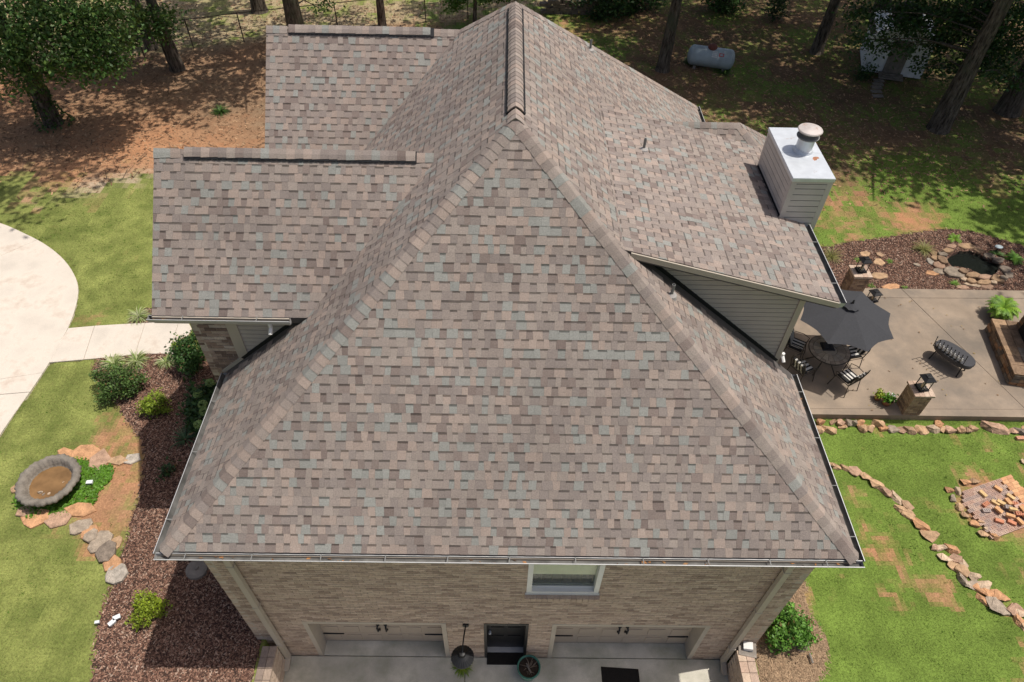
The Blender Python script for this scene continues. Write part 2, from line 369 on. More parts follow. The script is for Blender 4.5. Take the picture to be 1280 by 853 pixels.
# shingles
PAL = [((.345, .275, .232), 4.4), ((.285, .238, .208), 5.2), ((.222, .177, .156), 2.2), ((.250, .211, .189), 4.4), ((.278, .282, .258), 3.4), ((.312, .264, .229), 4.4), ((.186, .145, .128), .3)]
_mn = np.array([.272, .230, .203]); _pc = [tuple((np.array(p[0])*.90+_mn*.10)*np.array((.99, .985, .985))) for p in PAL]; _pw = np.array([p[1] for p in PAL]); _pw = np.cumsum(_pw/_pw.sum())
def shade(k=.07):
    c = _pc[int(np.searchsorted(_pw, random.random()))]; j = 1+random.uniform(-k, k)
    return (c[0]*j, c[1]*j, c[2]*j)
EXPO = .143
tabs = []
def clip_convex(q, poly):
    for i in range(len(poly)):
        p0, p1 = poly[i], poly[(i+1) % len(poly)]
        a, b = (p1[1]-p0[1]), -(p1[0]-p0[0]); q = clip_half(q, a, b, a*p0[0]+b*p0[1])
        if len(q) < 3: return []
    return q
for pl, O, poly, cov in roofs:
    o, A, B, Nn = plane_frame(pl, O)
    p2 = [((p-o)@A, (p-o)@B) for p in P3(pl, poly)]
    ar = sum(p2[i][0]*p2[(i+1) % len(p2)][1]-p2[(i+1) % len(p2)][0]*p2[i][1] for i in range(len(p2)))
    if ar < 0: p2 = p2[::-1]
    bmin = min(p[1] for p in p2); bmax = max(p[1] for p in p2)
    for i in range(int(math.floor(bmin/EXPO+1e-6)), int(math.ceil(bmax/EXPO))):
        b0, b1 = i*EXPO, (i+1)*EXPO
        st = clip_half(clip_half(p2, 0, 1, b1), 0, -1, -b0)
        if len(st) < 3: continue
        a0, a1 = min(p[0] for p in st), max(p[0] for p in st)
        a = a0-random.random()*.3; rs = random.Random(hash((round(pl[0], 3), i)) & 0xffff); tooth = rs.random() < .5; k0 = 0.0
        while a < a1:
            wd = random.choice((random.uniform(.08, .12), random.uniform(.105, .175))); k1 = random.uniform(-.008, .008)
            q = [(a+k0, b0), (a+wd-.0015+k1, b0), (a+wd-.0015-k1, b1), (a-k0, b1)]
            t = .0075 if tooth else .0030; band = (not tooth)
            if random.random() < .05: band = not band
            cm = a+wd/2; cxy = o+A*cm+B*(b0+b1)/2; hid = False
            for cp, cf in cov:
                if inpoly(cxy[0], cxy[1], cp) and float(cf(cxy[0], cxy[1])) > cxy[2]+.07: hid = True
            if not hid:
                q2 = clip_convex(q, p2)
                if len(q2) >= 3: tabs.append((o, A, B, Nn, q2, b0, b1, t, band, shade()))
            a += wd; k0 = k1; tooth = not tooth
            if random.random() < .05: tooth = not tooth
def tab_geo(mb, T):
    o, A, B, Nn, q, b0, b1, t, band, c = T
    h = lambda b: t*(1-.72*(b-b0)/EXPO)
    P = lambda p, hh: o+A*p[0]+B*p[1]+Nn*hh
    bs = b1-random.uniform(.026, .036)
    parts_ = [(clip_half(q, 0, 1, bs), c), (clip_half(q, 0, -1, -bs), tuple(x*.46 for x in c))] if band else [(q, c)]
    for pp, cc in parts_:
        if len(pp) >= 3: mb.add([P(p, h(p[1])) for p in pp], [tuple(range(len(pp)))], cc)
    n = len(q); vs = [P(p, h(p[1])) for p in q]+[P(p, -.008) for p in q]
    mb.add(vs, [(i, n+i, n+(i+1) % n, (i+1) % n) for i in range(n) if not (abs(q[i][1]-b1) < 1e-6 and abs(q[(i+1) % n][1]-b1) < 1e-6)], tuple(x*.9 for x in c))
def pxsize(T):
    o, A, B, Nn, q, b0, b1, *_ = T
    ca = sum(p[0] for p in q)/len(q); cb = sum(p[1] for p in q)/len(q); p = o+A*ca+B*cb; d = p-np.array([CX, CY, CZ]); D = d@FWD
    u = 640+FPX*(d@RGT)/D; v = 426.5-FPX*(d@UPV)/D
    if not (10 < u < 1270 and 8 < v < 845): return 0
    a_ = abs(sum(q[i][0]*q[(i+1) % len(q)][1]-q[(i+1) % len(q)][0]*q[i][1] for i in range(len(q))))
    return a_*abs(d@Nn)/D**3
tabs.sort(key=pxsize, reverse=True)
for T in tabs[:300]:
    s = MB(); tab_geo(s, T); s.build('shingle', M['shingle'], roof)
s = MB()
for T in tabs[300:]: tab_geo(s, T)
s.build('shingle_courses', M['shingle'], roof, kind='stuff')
# ridge and hip caps
def norm_of(pl):
    n = Vector((-pl[1], -pl[2], 1)); return n.normalized()
def caps(p0, p1, pa, pb, hw=.15, lift=0.0, expo=EXPO, col=None):
    """folded caps from the low end p0 to the high end p1 over the planes pa and pb"""
    p0, p1 = Vector(p0), Vector(p1); d = (p1-p0).normalized(); ln = (p1-p0).length
    na, nb = norm_of(pa), norm_of(pb); sides = []
    for n in (na, nb):
        v = n.cross(d).normalized()
        if v.z > 0: v = -v
        sides.append((v, n))
    if (sides[0][0]-sides[1][0]).length < .05: sides[1] = (-sides[0][0], nb)
    up = (na+nb).normalized()
    k = int(ln/expo)
    for i in range(k):
        a = p0+d*(i*expo); b = p0+d*min((i+1)*expo+.02, ln); c = shade(.1); j = random.uniform(-.006, .006)
        def sec(p, h, w_):
            (va, n1), (vb, n2) = sides
            return [p+va*w_+n1*(h+lift), p+va*w_*.42+n1*(h+lift+.006), p+up*(h+lift+.004), p+vb*w_*.42+n2*(h+lift+.006), p+vb*w_+n2*(h+lift)]
        lo = sec(a, .014, hw+.004+j); hi = sec(b, .006, hw-.004+j); un = sec(a, -.004-lift*.3, hw+.004+j)
        m_ = MB(); vs = lo+hi+un
        m_.add(vs, [(q, q+1, q+6, q+5) for q in range(4)], c)
        m_.add(vs, [(10+q, 11+q, q+1, q) for q in range(4)], tuple(x*.85 for x in c))
        bo = sec(b, -.008, hw-.004+j); vs2 = lo+hi+un+bo
        m_.add(vs2, [(0, 5, 15, 10), (14, 19, 9, 4)], tuple(x*.8 for x in c))
        m_.build('ridge_cap', M['shingle'], roof)
def vent(p0, p1, pa, pb, hw=.158, th=.03):
    p0, p1 = Vector(p0), Vector(p1); d = (p1-p0).normalized(); m_ = MB()
    for n in (norm_of(pa), norm_of(pb)):
        v = n.cross(d).normalized()
        if v.z > 0: v = -v
        c = (p0+p1)/2+v*hw/2+n*(th/2+.006); m_.obox(c, d*((p1-p0).length/2), v*hw/2, n*th/2)
        k = int((p1-p0).length/.09)
        for i in range(k):           # louvre teeth along the open edge
            q = p0+d*((i+.5)*(p1-p0).length/k)+v*(hw+.004)+n*(th/2+.006); m_.obox(q, d*.028, v*.006, n*th*.42)
    m_.build('ridge_vent', M['vent'], roof)
hip = lambda c, t, pl: (c[0], c[1], pz(pl, *c))
caps((*fl, pz(MF, *fl)), (XP, YP, ZP), MF, ML); caps((*fr, pz(MF, *fr)), (XP, YP, ZP), MF, MR)
caps((*bl, pz(MBK, *bl)), (XP, YR, ZP), MBK, ML); caps((*br, pz(MBK, *br)), (XP, YR, ZP), MBK, MR)
caps((XP, YP-.04, ZP), (XP, 9.86, ZP), ML, MR, lift=.012)
vent((XP, 9.84, ZP), (XP, YR-.15, ZP), ML, MR, hw=.172); caps((XP, 9.84, ZP), (XP, YR, ZP), ML, MR, hw=.125, lift=.036)
caps((G1X, G1Y, G1Z), (-5.45, G1Y, G1Z), G1F, G1B, lift=.004); vent((-5.45, G1Y, G1Z), (-1.55, G1Y, G1Z), G1F, G1B)
caps((-5.45, G1Y, G1Z), (-1.55, G1Y, G1Z), G1F, G1B, hw=.135, lift=.036); caps((-1.55, G1Y, G1Z), (xl(G1Z)+.16, G1Y, G1Z), G1F, G1B, lift=.004)
caps((G2X, G2Y, G2Z), (-4.72, G2Y, G2Z), G2F, G2B, lift=.004); vent((-4.72, G2Y, G2Z), (-1.62, G2Y, G2Z), G2F, G2B)
caps((-4.72, G2Y, G2Z), (-1.62, G2Y, G2Z), G2F, G2B, hw=.135, lift=.036); caps((-1.62, G2Y, G2Z), (xl(G2Z)+.03, G2Y, G2Z), G2F, G2B, lift=.004)
caps((WGX, WGY, WGZ), (xr(WGZ)-.05, WGY, WGZ), WGF, WGB); caps((wgx, wge, ZE), (WGX, WGY, WGZ), WGF, WGH); caps((wgx, 2*WGY-wge, ZE), (WGX, WGY, WGZ), WGB, WGH)
# plumbing vent pipes through the roof
for x, y in ((2.54, 11.47), (1.79, 15.16), (2.62, 8.02)):
    z = max(pz(MR, x, y), pz(SH, x, y) if (SHY0 < y < SHY1 and x > SHX0) else -9)
    m_ = MB(); m_.lathe((x, y, z-.1), [(.026, 0), (.026, .33), (.020, .33), (.020, .2)], 12)
    ob = m_.build('vent_pipe', M['pipe'], roof, smooth=False)
    m_ = MB(); m_.lathe((x, y, z-.07), [(.10, .0), (.085, .085), (.034, .115), (.028, .115)], 14)
    m_.build('pipe_flashing', M['flash'], roof)
# ------------------------------------------------------------------ brick walls
BPAL = [(.52, .41, .315), (.485, .375, .285), (.44, .335, .255), (.385, .29, .225), (.55, .44, .34), (.27, .195, .15), (.51, .39, .31), (.465, .355, .275)]
_bm = np.array([.47, .362, .285]); BPAL = [tuple(np.array(c)*.62+_bm*.38) for c in BPAL]
def wall(name, o, A, Nn, width, z0, z1, holes=(), keep=None, single=0, zfrom_top=True, pal=BPAL, backmat=None):
    """brick by brick: o = low left corner, A = unit along, Nn = unit outward"""
    o = np.array(o, float); A = np.array(A, float); Nn = np.array(Nn, float); Z = np.array([0, 0, 1.0])
    back = MB(); xs = sorted({0, width, *[h[0] for h in holes], *[h[1] for h in holes]}); zs = sorted({z0, z1, *[h[2] for h in holes if z0 < h[2] < z1], *[h[3] for h in holes if z0 < h[3] < z1]})
    if keep is None:
        for i in range(len(xs)-1):
            for j in range(len(zs)-1):
                xm, zm = (xs[i]+xs[i+1])/2, (zs[j]+zs[j+1])/2
                if any(h[0] < xm < h[1] and h[2] < zm < h[3] for h in holes): continue
                q = [o+A*a+Z*(z-o[2])-Nn*.008 for a, z in ((xs[i], zs[j]), (xs[i+1], zs[j]), (xs[i+1], zs[j+1]), (xs[i], zs[j+1]))]
                p = [v-Nn*.12 for v in q]; back.add(q+p, [(0, 1, 2, 3), (7, 6, 5, 4), (0, 4, 5, 1), (1, 5, 6, 2), (2, 6, 7, 3), (3, 7, 4, 0)])
        par = back.build(name, M['mortar'], house)
    else:
        pts = keep['poly']; n = len(pts)
        q = [o+A*a+Z*(z-o[2])-Nn*.008 for a, z in pts]; p = [v-Nn*.12 for v in q]
        back.add(q+p, [tuple(range(n)), tuple(reversed(range(n, 2*n)))]+[(i, n+i, n+(i+1) % n, (i+1) % n) for i in range(n)])
        par = back.build(name, M['mortar'], house)
    BH, BL_, J = .0655, .2035, .0105; rows = int((z1-z0)/(BH+J)); lst = []
    for r in range(rows):
        zb = z0+r*(BH+J)+J; zt = zb+BH; a = -(BL_+J)/2*(r % 2)+random.uniform(-.004, .004)
        while a < width:
            segs = [(max(a, 0), min(a+BL_, width))]; a += BL_+J
            for h in holes:
                if zt > h[2] and zb < h[3]:
                    ns = []
                    for s0, s1 in segs:
                        if s1 <= h[0] or s0 >= h[1]: ns.append((s0, s1)); continue
                        if s0 < h[0]: ns.append((s0, h[0]))
                        if s1 > h[1]: ns.append((h[1], s1))
                    segs = ns
            for s0, s1 in segs:
                if s1-s0 < .02: continue
                if keep is not None and not all(inpoly(x_, z_, keep['poly']) for x_ in (s0+.001, s1-.001) for z_ in (zb+.001, zt-.001)): continue
                lst.append((zb, zt, s0, s1))
    if zfrom_top: lst.sort(key=lambda b: (-round(b[0], 3), abs((b[2]+b[3])/2-width/2)))
    def geo(mb, b):
        zb, zt, s0, s1 = b; c = random.choice(pal); j = random.uniform(.88, 1.1); c = tuple(x*j for x in c); d = random.uniform(-.0015, .003)
        q = [o+A*a_+Z*(z-o[2])+Nn*d for a_, z in ((s0, zb), (s1, zb), (s1, zt), (s0, zt))]; p = [v-Nn*(.012+d) for v in q]
        mb.add(q+p, [(0, 1, 2, 3), (0, 4, 5, 1), (1, 5, 6, 2), (2, 6, 7, 3), (3, 7, 4, 0)], c)
    for b in lst[:single]:
        mb = MB(); geo(mb, b); mb.build('brick', M['brick'], par)
    mb = MB()
    for b in lst[single:]: geo(mb, b)
    if mb.f: mb.build('brick_courses', M['brick'], par, kind='stuff')
    return par
GD1, GD2, ED, WN = (-3.73, -1.04, 1.83), (.96, 3.95, 1.83), (-.33, .52, 1.82), (.42, 1.66, 3.25, 4.62)
wall('front_wall', (WXL, WYF, 0), (1, 0, 0), (0, -1, 0), WXR-WXL, 0, 4.74,
     [(GD1[0]-WXL, GD1[1]-WXL, -1, GD1[2]), (GD2[0]-WXL, GD2[1]-WXL, -1, GD2[2]), (ED[0]-WXL, ED[1]-WXL, -1, ED[2]), (WN[0]-WXL, WN[1]-WXL, WN[2]-.11, 5)], single=240)
wall('side_wall', (WXL, 12.1, 0), (0, -1, 0), (-1, 0, 0), 12.1-WYF, .75, 4.74)
wall('side_wall', (WXR, WYF, 0), (0, 1, 0), (1, 0, 0), 17.5-WYF, .5, 4.74)
G1W = 8.40     # the wall under the front left gable
cb0, cb1, gw0 = -4.88, -4.70, -5.51
zg = lambda x: pz(ML, x, 0)
wall('gable_wall', (gw0, G1W, .7), (1, 0, 0), (0, -1, 0), cb0-gw0, .7, 6.7, keep={'poly': [(0, .7), (cb0-gw0, .7), (cb0-gw0, 6.72), (0, 6.72)]}, zfrom_top=True, single=60,
     pal=[(.42, .33, .27), (.36, .27, .22), (.28, .20, .16), (.22, .155, .13), (.48, .40, .34), (.17, .12, .10)])
wall('gable_end_wall', (gw0, 2*G1Y-G1W, .7), (0, -1, 0), (-1, 0, 0), 2*(G1Y-G1W), .7, 8.3,
     keep={'poly': [(0, .7), (2*(G1Y-G1W), .7), (2*(G1Y-G1W), 6.62), (G1Y-G1W, 8.33), (0, 6.62)]})
g2w = g2e+.3
wall('gable_end_wall', (G2X+.35, 2*G2Y-g2w, .7), (0, -1, 0), (-1, 0, 0), 2*(G2Y-g2w), .7, 8.4,
     keep={'poly': [(0, .7), (2*(G2Y-g2w), .7), (2*(G2Y-g2w), 6.6), (G2Y-g2w, 8.42), (0, 6.6)]})
# plain back shell so that the house is closed
b_ = MB(); b_.box(WXL+.15, WXR-.15, 18.0, 18.2, .5, 4.8); b_.box(G2X+.4, WXL+.2, 16.6, 16.8, .6, 6.4); b_.box(G1X+.5, WXL, 12.05, 12.15, .6, 6.4)
b_.box(4.9, wgx-.5, 14.75, 14.9, .6, 4.9); b_.box(wgx-.6, wgx-.45, 14.9, 16.7, .6, 4.9); b_.box(4.9, wgx-.6, 16.7, 16.85, .6, 4.9)
b_.build('rear_wall', M['brick'] if False else M['mortar'], house)
# soffits
b_ = MB(); b_.box(XL+.1, XR-.1, YF+.08, WYF-.01, 4.76, 4.80); b_.box(XL+.1, WXL-.01, WYF, 8.3, 4.76, 4.80); b_.box(WXR+.01, XR-.1, WYF, 8.45, 4.76, 4.80)
b_.box(G1X+.08, xl(6.5)-.4, G1E+.02, G1W-.01, 6.43, 6.47); b_.build('soffit', M['trim'], house)
b_ = MB(); b_.box(XL+.07, XR-.07, YF+.035, YF+.06, ZE-.16, ZE-.015); b_.box(XL+.035, XL+.06, YF+.06, 8.3, ZE-.16, ZE-.015); b_.box(XR-.06, XR-.035, YF+.06, 8.48, ZE-.16, ZE-.015)
b_.box(G1X, xl(G1EZ)-.3, G1E-.025, G1E, G1EZ-.16, G1EZ-.015); b_.build('fascia', M['trim'], house)
# ------------------------------------------------------------------ siding walls
def siding(name, o, A, Nn, poly, expo, m_, trimw=0):
    """lap boards, each cut to the outline; poly in (along, z)"""
    o = np.array(o, float); A = np.array(A, float); Nn = np.array(Nn, float); n = len(poly)
    P = lambda a, z, d: (o[0]+A[0]*a+Nn[0]*d, o[1]+A[1]*a+Nn[1]*d, z)
    mb = MB(); mb.add([P(a, z, -.02) for a, z in poly]+[P(a, z, -.1) for a, z in poly], [tuple(range(n)), tuple(reversed(range(n, 2*n)))]+[(i, n+i, n+(i+1) % n, (i+1) % n) for i in range(n)])
    par = mb.build(name, M['gap'], house)
    z = min(p[1] for p in poly); zt = max(p[1] for p in poly)
    while z < zt:
        q = clip_half(clip_half(poly, 0, 1, z+expo), 0, -1, -z)
        if len(q) >= 3:
            q = clip_half(q, 0, 1, z+expo-.015)
            if len(q) < 3: z += expo; continue
            k = len(q); h = lambda zz: .016*(1-.35*(zz-z)/expo)
            mb = MB(); vs = [P(a, zz, h(zz)) for a, zz in q]+[P(a, zz, -.015) for a, zz in q]
            mb.add(vs, [tuple(range(k))]+[(i, k+i, k+(i+1) % k, (i+1) % k) for i in range(k)]); mb.build('siding_board', m_, par)
        z += expo
    return par
SWY = 8.535
zt0 = 2.05
sidepoly = [(zt0, pz(MR, zt0, 0)), (WXR, pz(MR, WXR, 0)), (WXR, pz(SH, WXR, 0)-.16), (zt0, pz(SH, zt0, 0)-.16)]
sidepoly = [(2.25, pz(MR, 2.25, 0)-.03), (WXR-.05, pz(MR, WXR-.05, 0)-.03), (WXR-.05, pz(SH, WXR, 0)-.13), (2.25, pz(SH, 2.25, 0)-.13)]
siding('shed_dormer_wall', (0, SWY, 0), (1, 0, 0), (0, -1, 0), sidepoly, .103, M['siding'])
b_ = MB(); b_.box(WXR-.06, WXR+.045, SWY-.035, SWY+.1, pz(MR, WXR, 0)-.05, pz(SH, WXR, 0)-.12); b_.build('corner_board', M['trim'], house)
siding('shed_side_wall', (WXR+.02, SWY+.1, 0), (0, 1, 0), (1, 0, 0), [(0, .9), (SHY1-.35-SWY, .9), (SHY1-.35-SWY, 6.95), (0, 6.95)], .12, M['siding'])
for y0, y1 in ((SHY0-.03, SHY0-.004), (SHY1+.004, SHY1+.03)):
    b_ = MB(); x0, x1 = SHX0+.12, SHXE; vs = []
    for x in (x0, x1):
        for y in (y0, y1):
            for dz in (-.115, -.012): vs.append((x, y, pz(SH, x, 0)+dz))
    b_.add(vs, [(0, 4, 5, 1), (2, 3, 7, 6), (1, 5, 7, 3), (0, 2, 6, 4), (0, 1, 3, 2), (4, 6, 7, 5)]); b_.build('rake_board', M['trim'], house)
b_ = MB(); vs = []
for x in (SHX0+.25, SHXE-.02):
    for y in (SHY0, SWY-.002): vs.append((x, y, pz(SH, x, 0)-.15))
b_.add(vs+[(a, b, c-.01) for a, b, c in vs], [(0, 1, 3, 2), (4, 6, 7, 5)]); b_.build('rake_soffit', M['trim'], house)
gp = [(cb1, zg(cb1)-.05), (xl(6.55), 6.50), (cb1, 6.50)]
siding('gable_siding', (0, G1W, 0), (1, 0, 0), (0, -1, 0), gp, .103, M['siding'])
b_ = MB(); b_.box(cb0-.002, cb1+.01, G1W-.03, G1W+.02, zg(cb0)-.1, 6.46); b_.build('corner_board', M['trim'], house)
# sloped flashing board where the lower roof meets the gable wall
b_ = MB(); d_ = Vector((1, 0, SLO)).normalized(); n_ = Vector((-SLO, 0, 1)).normalized()
b_.obox(Vector((-5.02, G1W-.025, zg(-5.02)))+n_*.03, d_*.30, Vector((0, .022, 0)), n_*.030); b_.build('flashing_board', M['trim'], house)
b_ = MB(); b_.obox(Vector((-4.35, G1W-.02, zg(-4.35)))+n_*.02, d_*.75, Vector((0, .02, 0)), n_*.03); b_.build('flashing_shade_strip', M['vent'], house)  # black strip put in for the shade along the gable wall foot
b_ = MB(); d2_ = Vector((1, 0, -SRO)).normalized(); n2_ = Vector((SRO, 0, 1)).normalized()
b_.obox(Vector((3.6, SWY-.02, pz(MR, 3.6, 0)))+n2_*.02, d2_*1.9, Vector((0, .02, 0)), n2_*.03); b_.build('flashing_shade_strip', M['vent'], house)  # black flashing along the foot of the dormer wall
# ------------------------------------------------------------------ gutters and downspouts
def gutter(p0, p1, out, hang=.92, capends=True):
    p0, p1, out = Vector(p0), Vector(p1), Vector(out); d = (p1-p0); ln = d.length; d.normalize()
    prof = [(0, 0), (0, -.105), (.075, -.105), (.098, -.05), (.104, -.012), (.118, -.006), (.118, .004), (.106, .004), (.096, -.03), (.07, -.085), (.012, -.085), (.012, 0)]
    k = len(prof); P = lambda p, q: p+out*q[0]+Vector((0, 0, q[1]))
    m_ = MB(); vs = [P(p0, q) for q in prof]+[P(p1, q) for q in prof]
    for i in range(k): m_.add([vs[i], vs[(i+1) % k], vs[k+(i+1) % k], vs[k+i]], [(0, 1, 2, 3)], mi=1 if i in (7, 8, 9, 10) else 0)
    for b in (0, k): m_.add([vs[b+i] for i in (0, 1, 2, 3, 4)], [(0, 1, 2, 3, 4)])
    gu = m_.build('gutter', [M['gutter'], M['gutter_in']], house)
    n = max(2, int(ln/hang))
    for i in range(n):
        c = p0+d*((i+.5)*ln/n+random.uniform(-.08, .08))
        m_ = MB(); m_.obox(c+out*.055+Vector((0, 0, .004)), d*.007, out*.055, Vector((0, 0, .003))); m_.build('gutter_hanger', M['pipe'], gu)
    return gu
gutter((XL-.02, YF+.055, ZE+.02), (XR+.02, YF+.055, ZE+.02), (0, -1, 0))
gutter((XL+.06, YF+.04, ZE+.02), (XL+.06, 8.34, ZE+.02), (-1, 0, 0)); gutter((XR-.06, YF+.04, ZE+.02), (XR-.06, 8.50, ZE+.02), (1, 0, 0))
gutter((XR-.06, 13.0, ZE+.02), (XR-.06, wge-.1, ZE+.02), (1, 0, 0)); gutter((XR-.06, 2*WGY-wge+.1, ZE+.02), (XR-.06, YB, ZE+.02), (1, 0, 0))
gutter((G1X-.06, G1E+.01, G1EZ+.0), (xl(G1EZ)-.28, G1E+.01, G1EZ+.0), (0, -1, 0))
gutter((SHXE-.01, SHY0-.02, 7.0845), (SHXE-.01, 10.36, 7.0845), (1, 0, 0), .75)
def downspout(x, y, ztop, zbot, kick=(0, -1)):
    m_ = MB(); m_.box(x-.05, x+.05, y-.04, y+.04, zbot+.18, ztop)
    vs = [(x-.05, y-.04, zbot+.18), (x+.05, y-.04, zbot+.18), (x+.05, y+.04, zbot+.18), (x-.05, y+.04, zbot+.18)]
    k = Vector((kick[0], kick[1], 0))*.22; v2 = [tuple(Vector(v)+k+Vector((0, 0, -.15 if i > 1 else -.07))) for i, v in enumerate(vs)]
    m_.add(vs+v2, [(0, 1, 5, 4), (1, 2, 6, 5), (2, 3, 7, 6), (3, 0, 4, 7), (4, 5, 6, 7)])
    d = m_.build('downspout', M['trim'], house)
    for z in (zbot+.9, (zbot+ztop)/2+.3, ztop-.5):
        m_ = MB(); m_.box(x-.064, x+.064, y-.047, y+.05, z, z+.03); m_.build('strap', M['trim'], d)
downspout(-4.32, 4.845, 4.86, 0); downspout(4.56, 4.845, 4.86, 0)
# outlet spouts of the two upper gutters
for (x, y, z), t in (((-4.02, G1E-.02, 6.27), .20), ((WXR+.10, SWY+.02, pz(MR, WXR, 0)+.02), .14)):
    m_ = MB(); m_.tube([(x, y, z+t), (x, y, z+.08), (x+(.02 if x > 0 else .0), y-.1, z)], .036, 8); m_.build('outlet_spout', M['white'], house)
# ------------------------------------------------------------------ window, doors
win = empty('window', ((WN[0]+WN[1])/2, WYF, WN[2]), parent=house)
m_ = MB(); y0, y1 = WYF-.012, WYF+.14
for a, b, c, d in ((WN[0], WN[0]+.085, WN[2], WN[3]), (WN[1]-.085, WN[1], WN[2], WN[3])): m_.box(a, b, y0, y1, c, d)
m_.box(WN[0]+.085, WN[1]-.085, y0-.002, y1, WN[2], WN[2]+.075)
m_.box(WN[0]-.02, WN[1]+.02, y0-.012, y0+.002, WN[2]-.035, WN[2]+.018); m_.build('frame', M['white'], win)
m_ = MB(); xs_ = np.linspace(WN[0]+.085, WN[1]-.085, 5)
for x in []: m_.box(x-.009, x+.009, y0+.075, y0+.095, WN[2]+.075, WN[3])
for z in (): m_.box(WN[0]+.085, WN[1]-.085, y0+.077, y0+.093, z-.009, z+.009)
m_.box(WN[0]+.085, WN[1]-.085, y0+.077, y0+.093, WN[2]+.075, WN[2]+.12); m_.build('bottom_rail', M['white'], win)
m_ = MB(); m_.box(WN[0]+.08, WN[1]-.08, y0+.098, y0+.104, WN[2]+.07, WN[3]); m_.build('pane', M['glass'], win)
cm = mat('window_blind', (.88, .85, .60), .9, .1, 4); m_ = MB()
m_.box(WN[0]+.06, WN[1]-.06, y1+.012, y1+.03, 3.66, WN[3]); m_.build('blind', cm, win)
dm = mat('dim_green_reflection', (.018, .032, .02), .9, .4, 9)  # dark green folds put in for the reflection low in the pane
for i in range(6): x = WN[0]+.09+i*.175; m_ = MB(); m_.lathe((x+.09, y1+.10, WN[2]-.2), [(.085, 0), (.085, .9)], 10, sy=.35); m_.build('reflection_fold', dm, win)
for i in range(13):
    x0 = WN[0]-.03+i*(WN[1]-WN[0]+.06)/13; m_ = MB(); c = random.choice(BPAL[1:4]); 
    m_.box(x0+.005, x0+(WN[1]-WN[0]+.06)/13-.006, WYF-.10, WYF+.03, WN[2]-.145, WN[2]-.036, c); m_.build('sill_brick', M['brick'], win)
m_ = MB(); m_.box(WN[0]-.03, WN[1]+.03, WYF-.074, WYF+.03, WN[2]-.15, WN[2]-.044); m_.build('sill_mortar', M['mortar'], win)
for (a, b, zt), hk in ((GD1, 'l'), (GD2, 'r')):
    gd = empty('garage_door', ((a+b)/2, WYF, 0), parent=house)
    m_ = MB(); jw = .09
    m_.box(a+.002, a+jw, WYF-.006, 5.24, 0, zt-.003); m_.box(b-jw, b-.002, WYF-.006, 5.24, 0, zt-.003); m_.box(a+jw, b-jw, WYF-.004, 5.24, zt-jw, zt-.002)
    m_.build('jamb', M['trim'], gd)
    m_ = MB(); m_.box(a+jw, b-jw, 5.27, 5.29, 0, zt-jw); m_.build('door_backing', M['door_beige'], gd)
    for i in range(4):
        z0 = .02+i*(zt-jw-.02)/4; m_ = MB(); z1 = z0+(zt-jw-.02)/4-.008
        m_.box(a+jw+.004, b-jw-.004, 5.235, 5.272, z0, z1)
        k = 6; pw = (b-a-2*jw)/k
        for j in range(k): m_.box(a+jw+pw*j+.07, a+jw+pw*(j+1)-.07, 5.224, 5.237, z0+.07, z1-.07)
        m_.build('door_panel', M['door_beige'], gd)
    cx = (a+b)/2
    for s in (-1, 1):
        m_ = MB(); x = cx+s*.075; m_.tube([(x, 5.225, .70), (x+s*.008, 5.165, .74), (x+s*.012, 5.165, .90), (x, 5.225, .94)], .018, 6); m_.box(x-.03, x+.03, 5.205, 5.226, .66, .73); m_.box(x-.03, x+.03, 5.205, 5.226, .91, .98)
        m_.build('handle', M['black'], gd)
        for zz in (.42,):
            m_ = MB(); xa = a+jw+.01 if s < 0 else b-jw-.01; xb = xa-s*.42
            m_.add([(xa, 5.215, zz+.014), (xa, 5.215, zz-.014), (xb, 5.215, zz-.006), (xb, 5.215, zz+.006), (xa, 5.236, zz+.022), (xa, 5.236, zz-.022), (xb, 5.236, zz-.006), (xb, 5.236, zz+.006)],
                   [(0, 1, 2, 3), (0, 4, 5, 1), (1, 5, 6, 2), (2, 6, 7, 3), (3, 7, 4, 0)]); m_.build('strap_hinge', M['black'], gd)
ed = empty('entry_door', ((ED[0]+ED[1])/2, WYF, 0), parent=house)
m_ = MB(); a, b, zt = ED; m_.box(a+.002, a+.055, WYF-.01, 5.16, 0, zt-.002); m_.box(b-.055, b-.002, WYF-.01, 5.16, 0, zt-.002); m_.box(a+.055, b-.055, WYF-.008, 5.16, zt-.06, zt-.003); m_.build('jamb', M['darkdoor'], ed)
m_ = MB(); m_.box(a+.055, b-.055, 5.12, 5.16, .05, zt-.06)
for z0, z1 in ((.16, .72), (.84, 1.16)):
    for x0, x1 in ((a+.13, (a+b)/2-.04), ((a+b)/2+.04, b-.13)): m_.box(x0, x1, 5.108, 5.121, z0, z1)
m_.build('door_leaf', M['darkdoor'], ed)
m_ = MB(); m_.box(a+.13, b-.13, 5.112, 5.122, 1.24, zt-.15); m_.build('pane', M['glass'], ed)
m_ = MB(); m_.tube([(a+.11, 5.12, .93), (a+.11, 5.06, .93)], .028, 8); m_.build('handle', M['galv'], ed)
m_ = MB(); m_.box(a+.056, b-.056, 5.02, 5.12, 0, .05); m_.build('threshold', M['gutter'], ed)
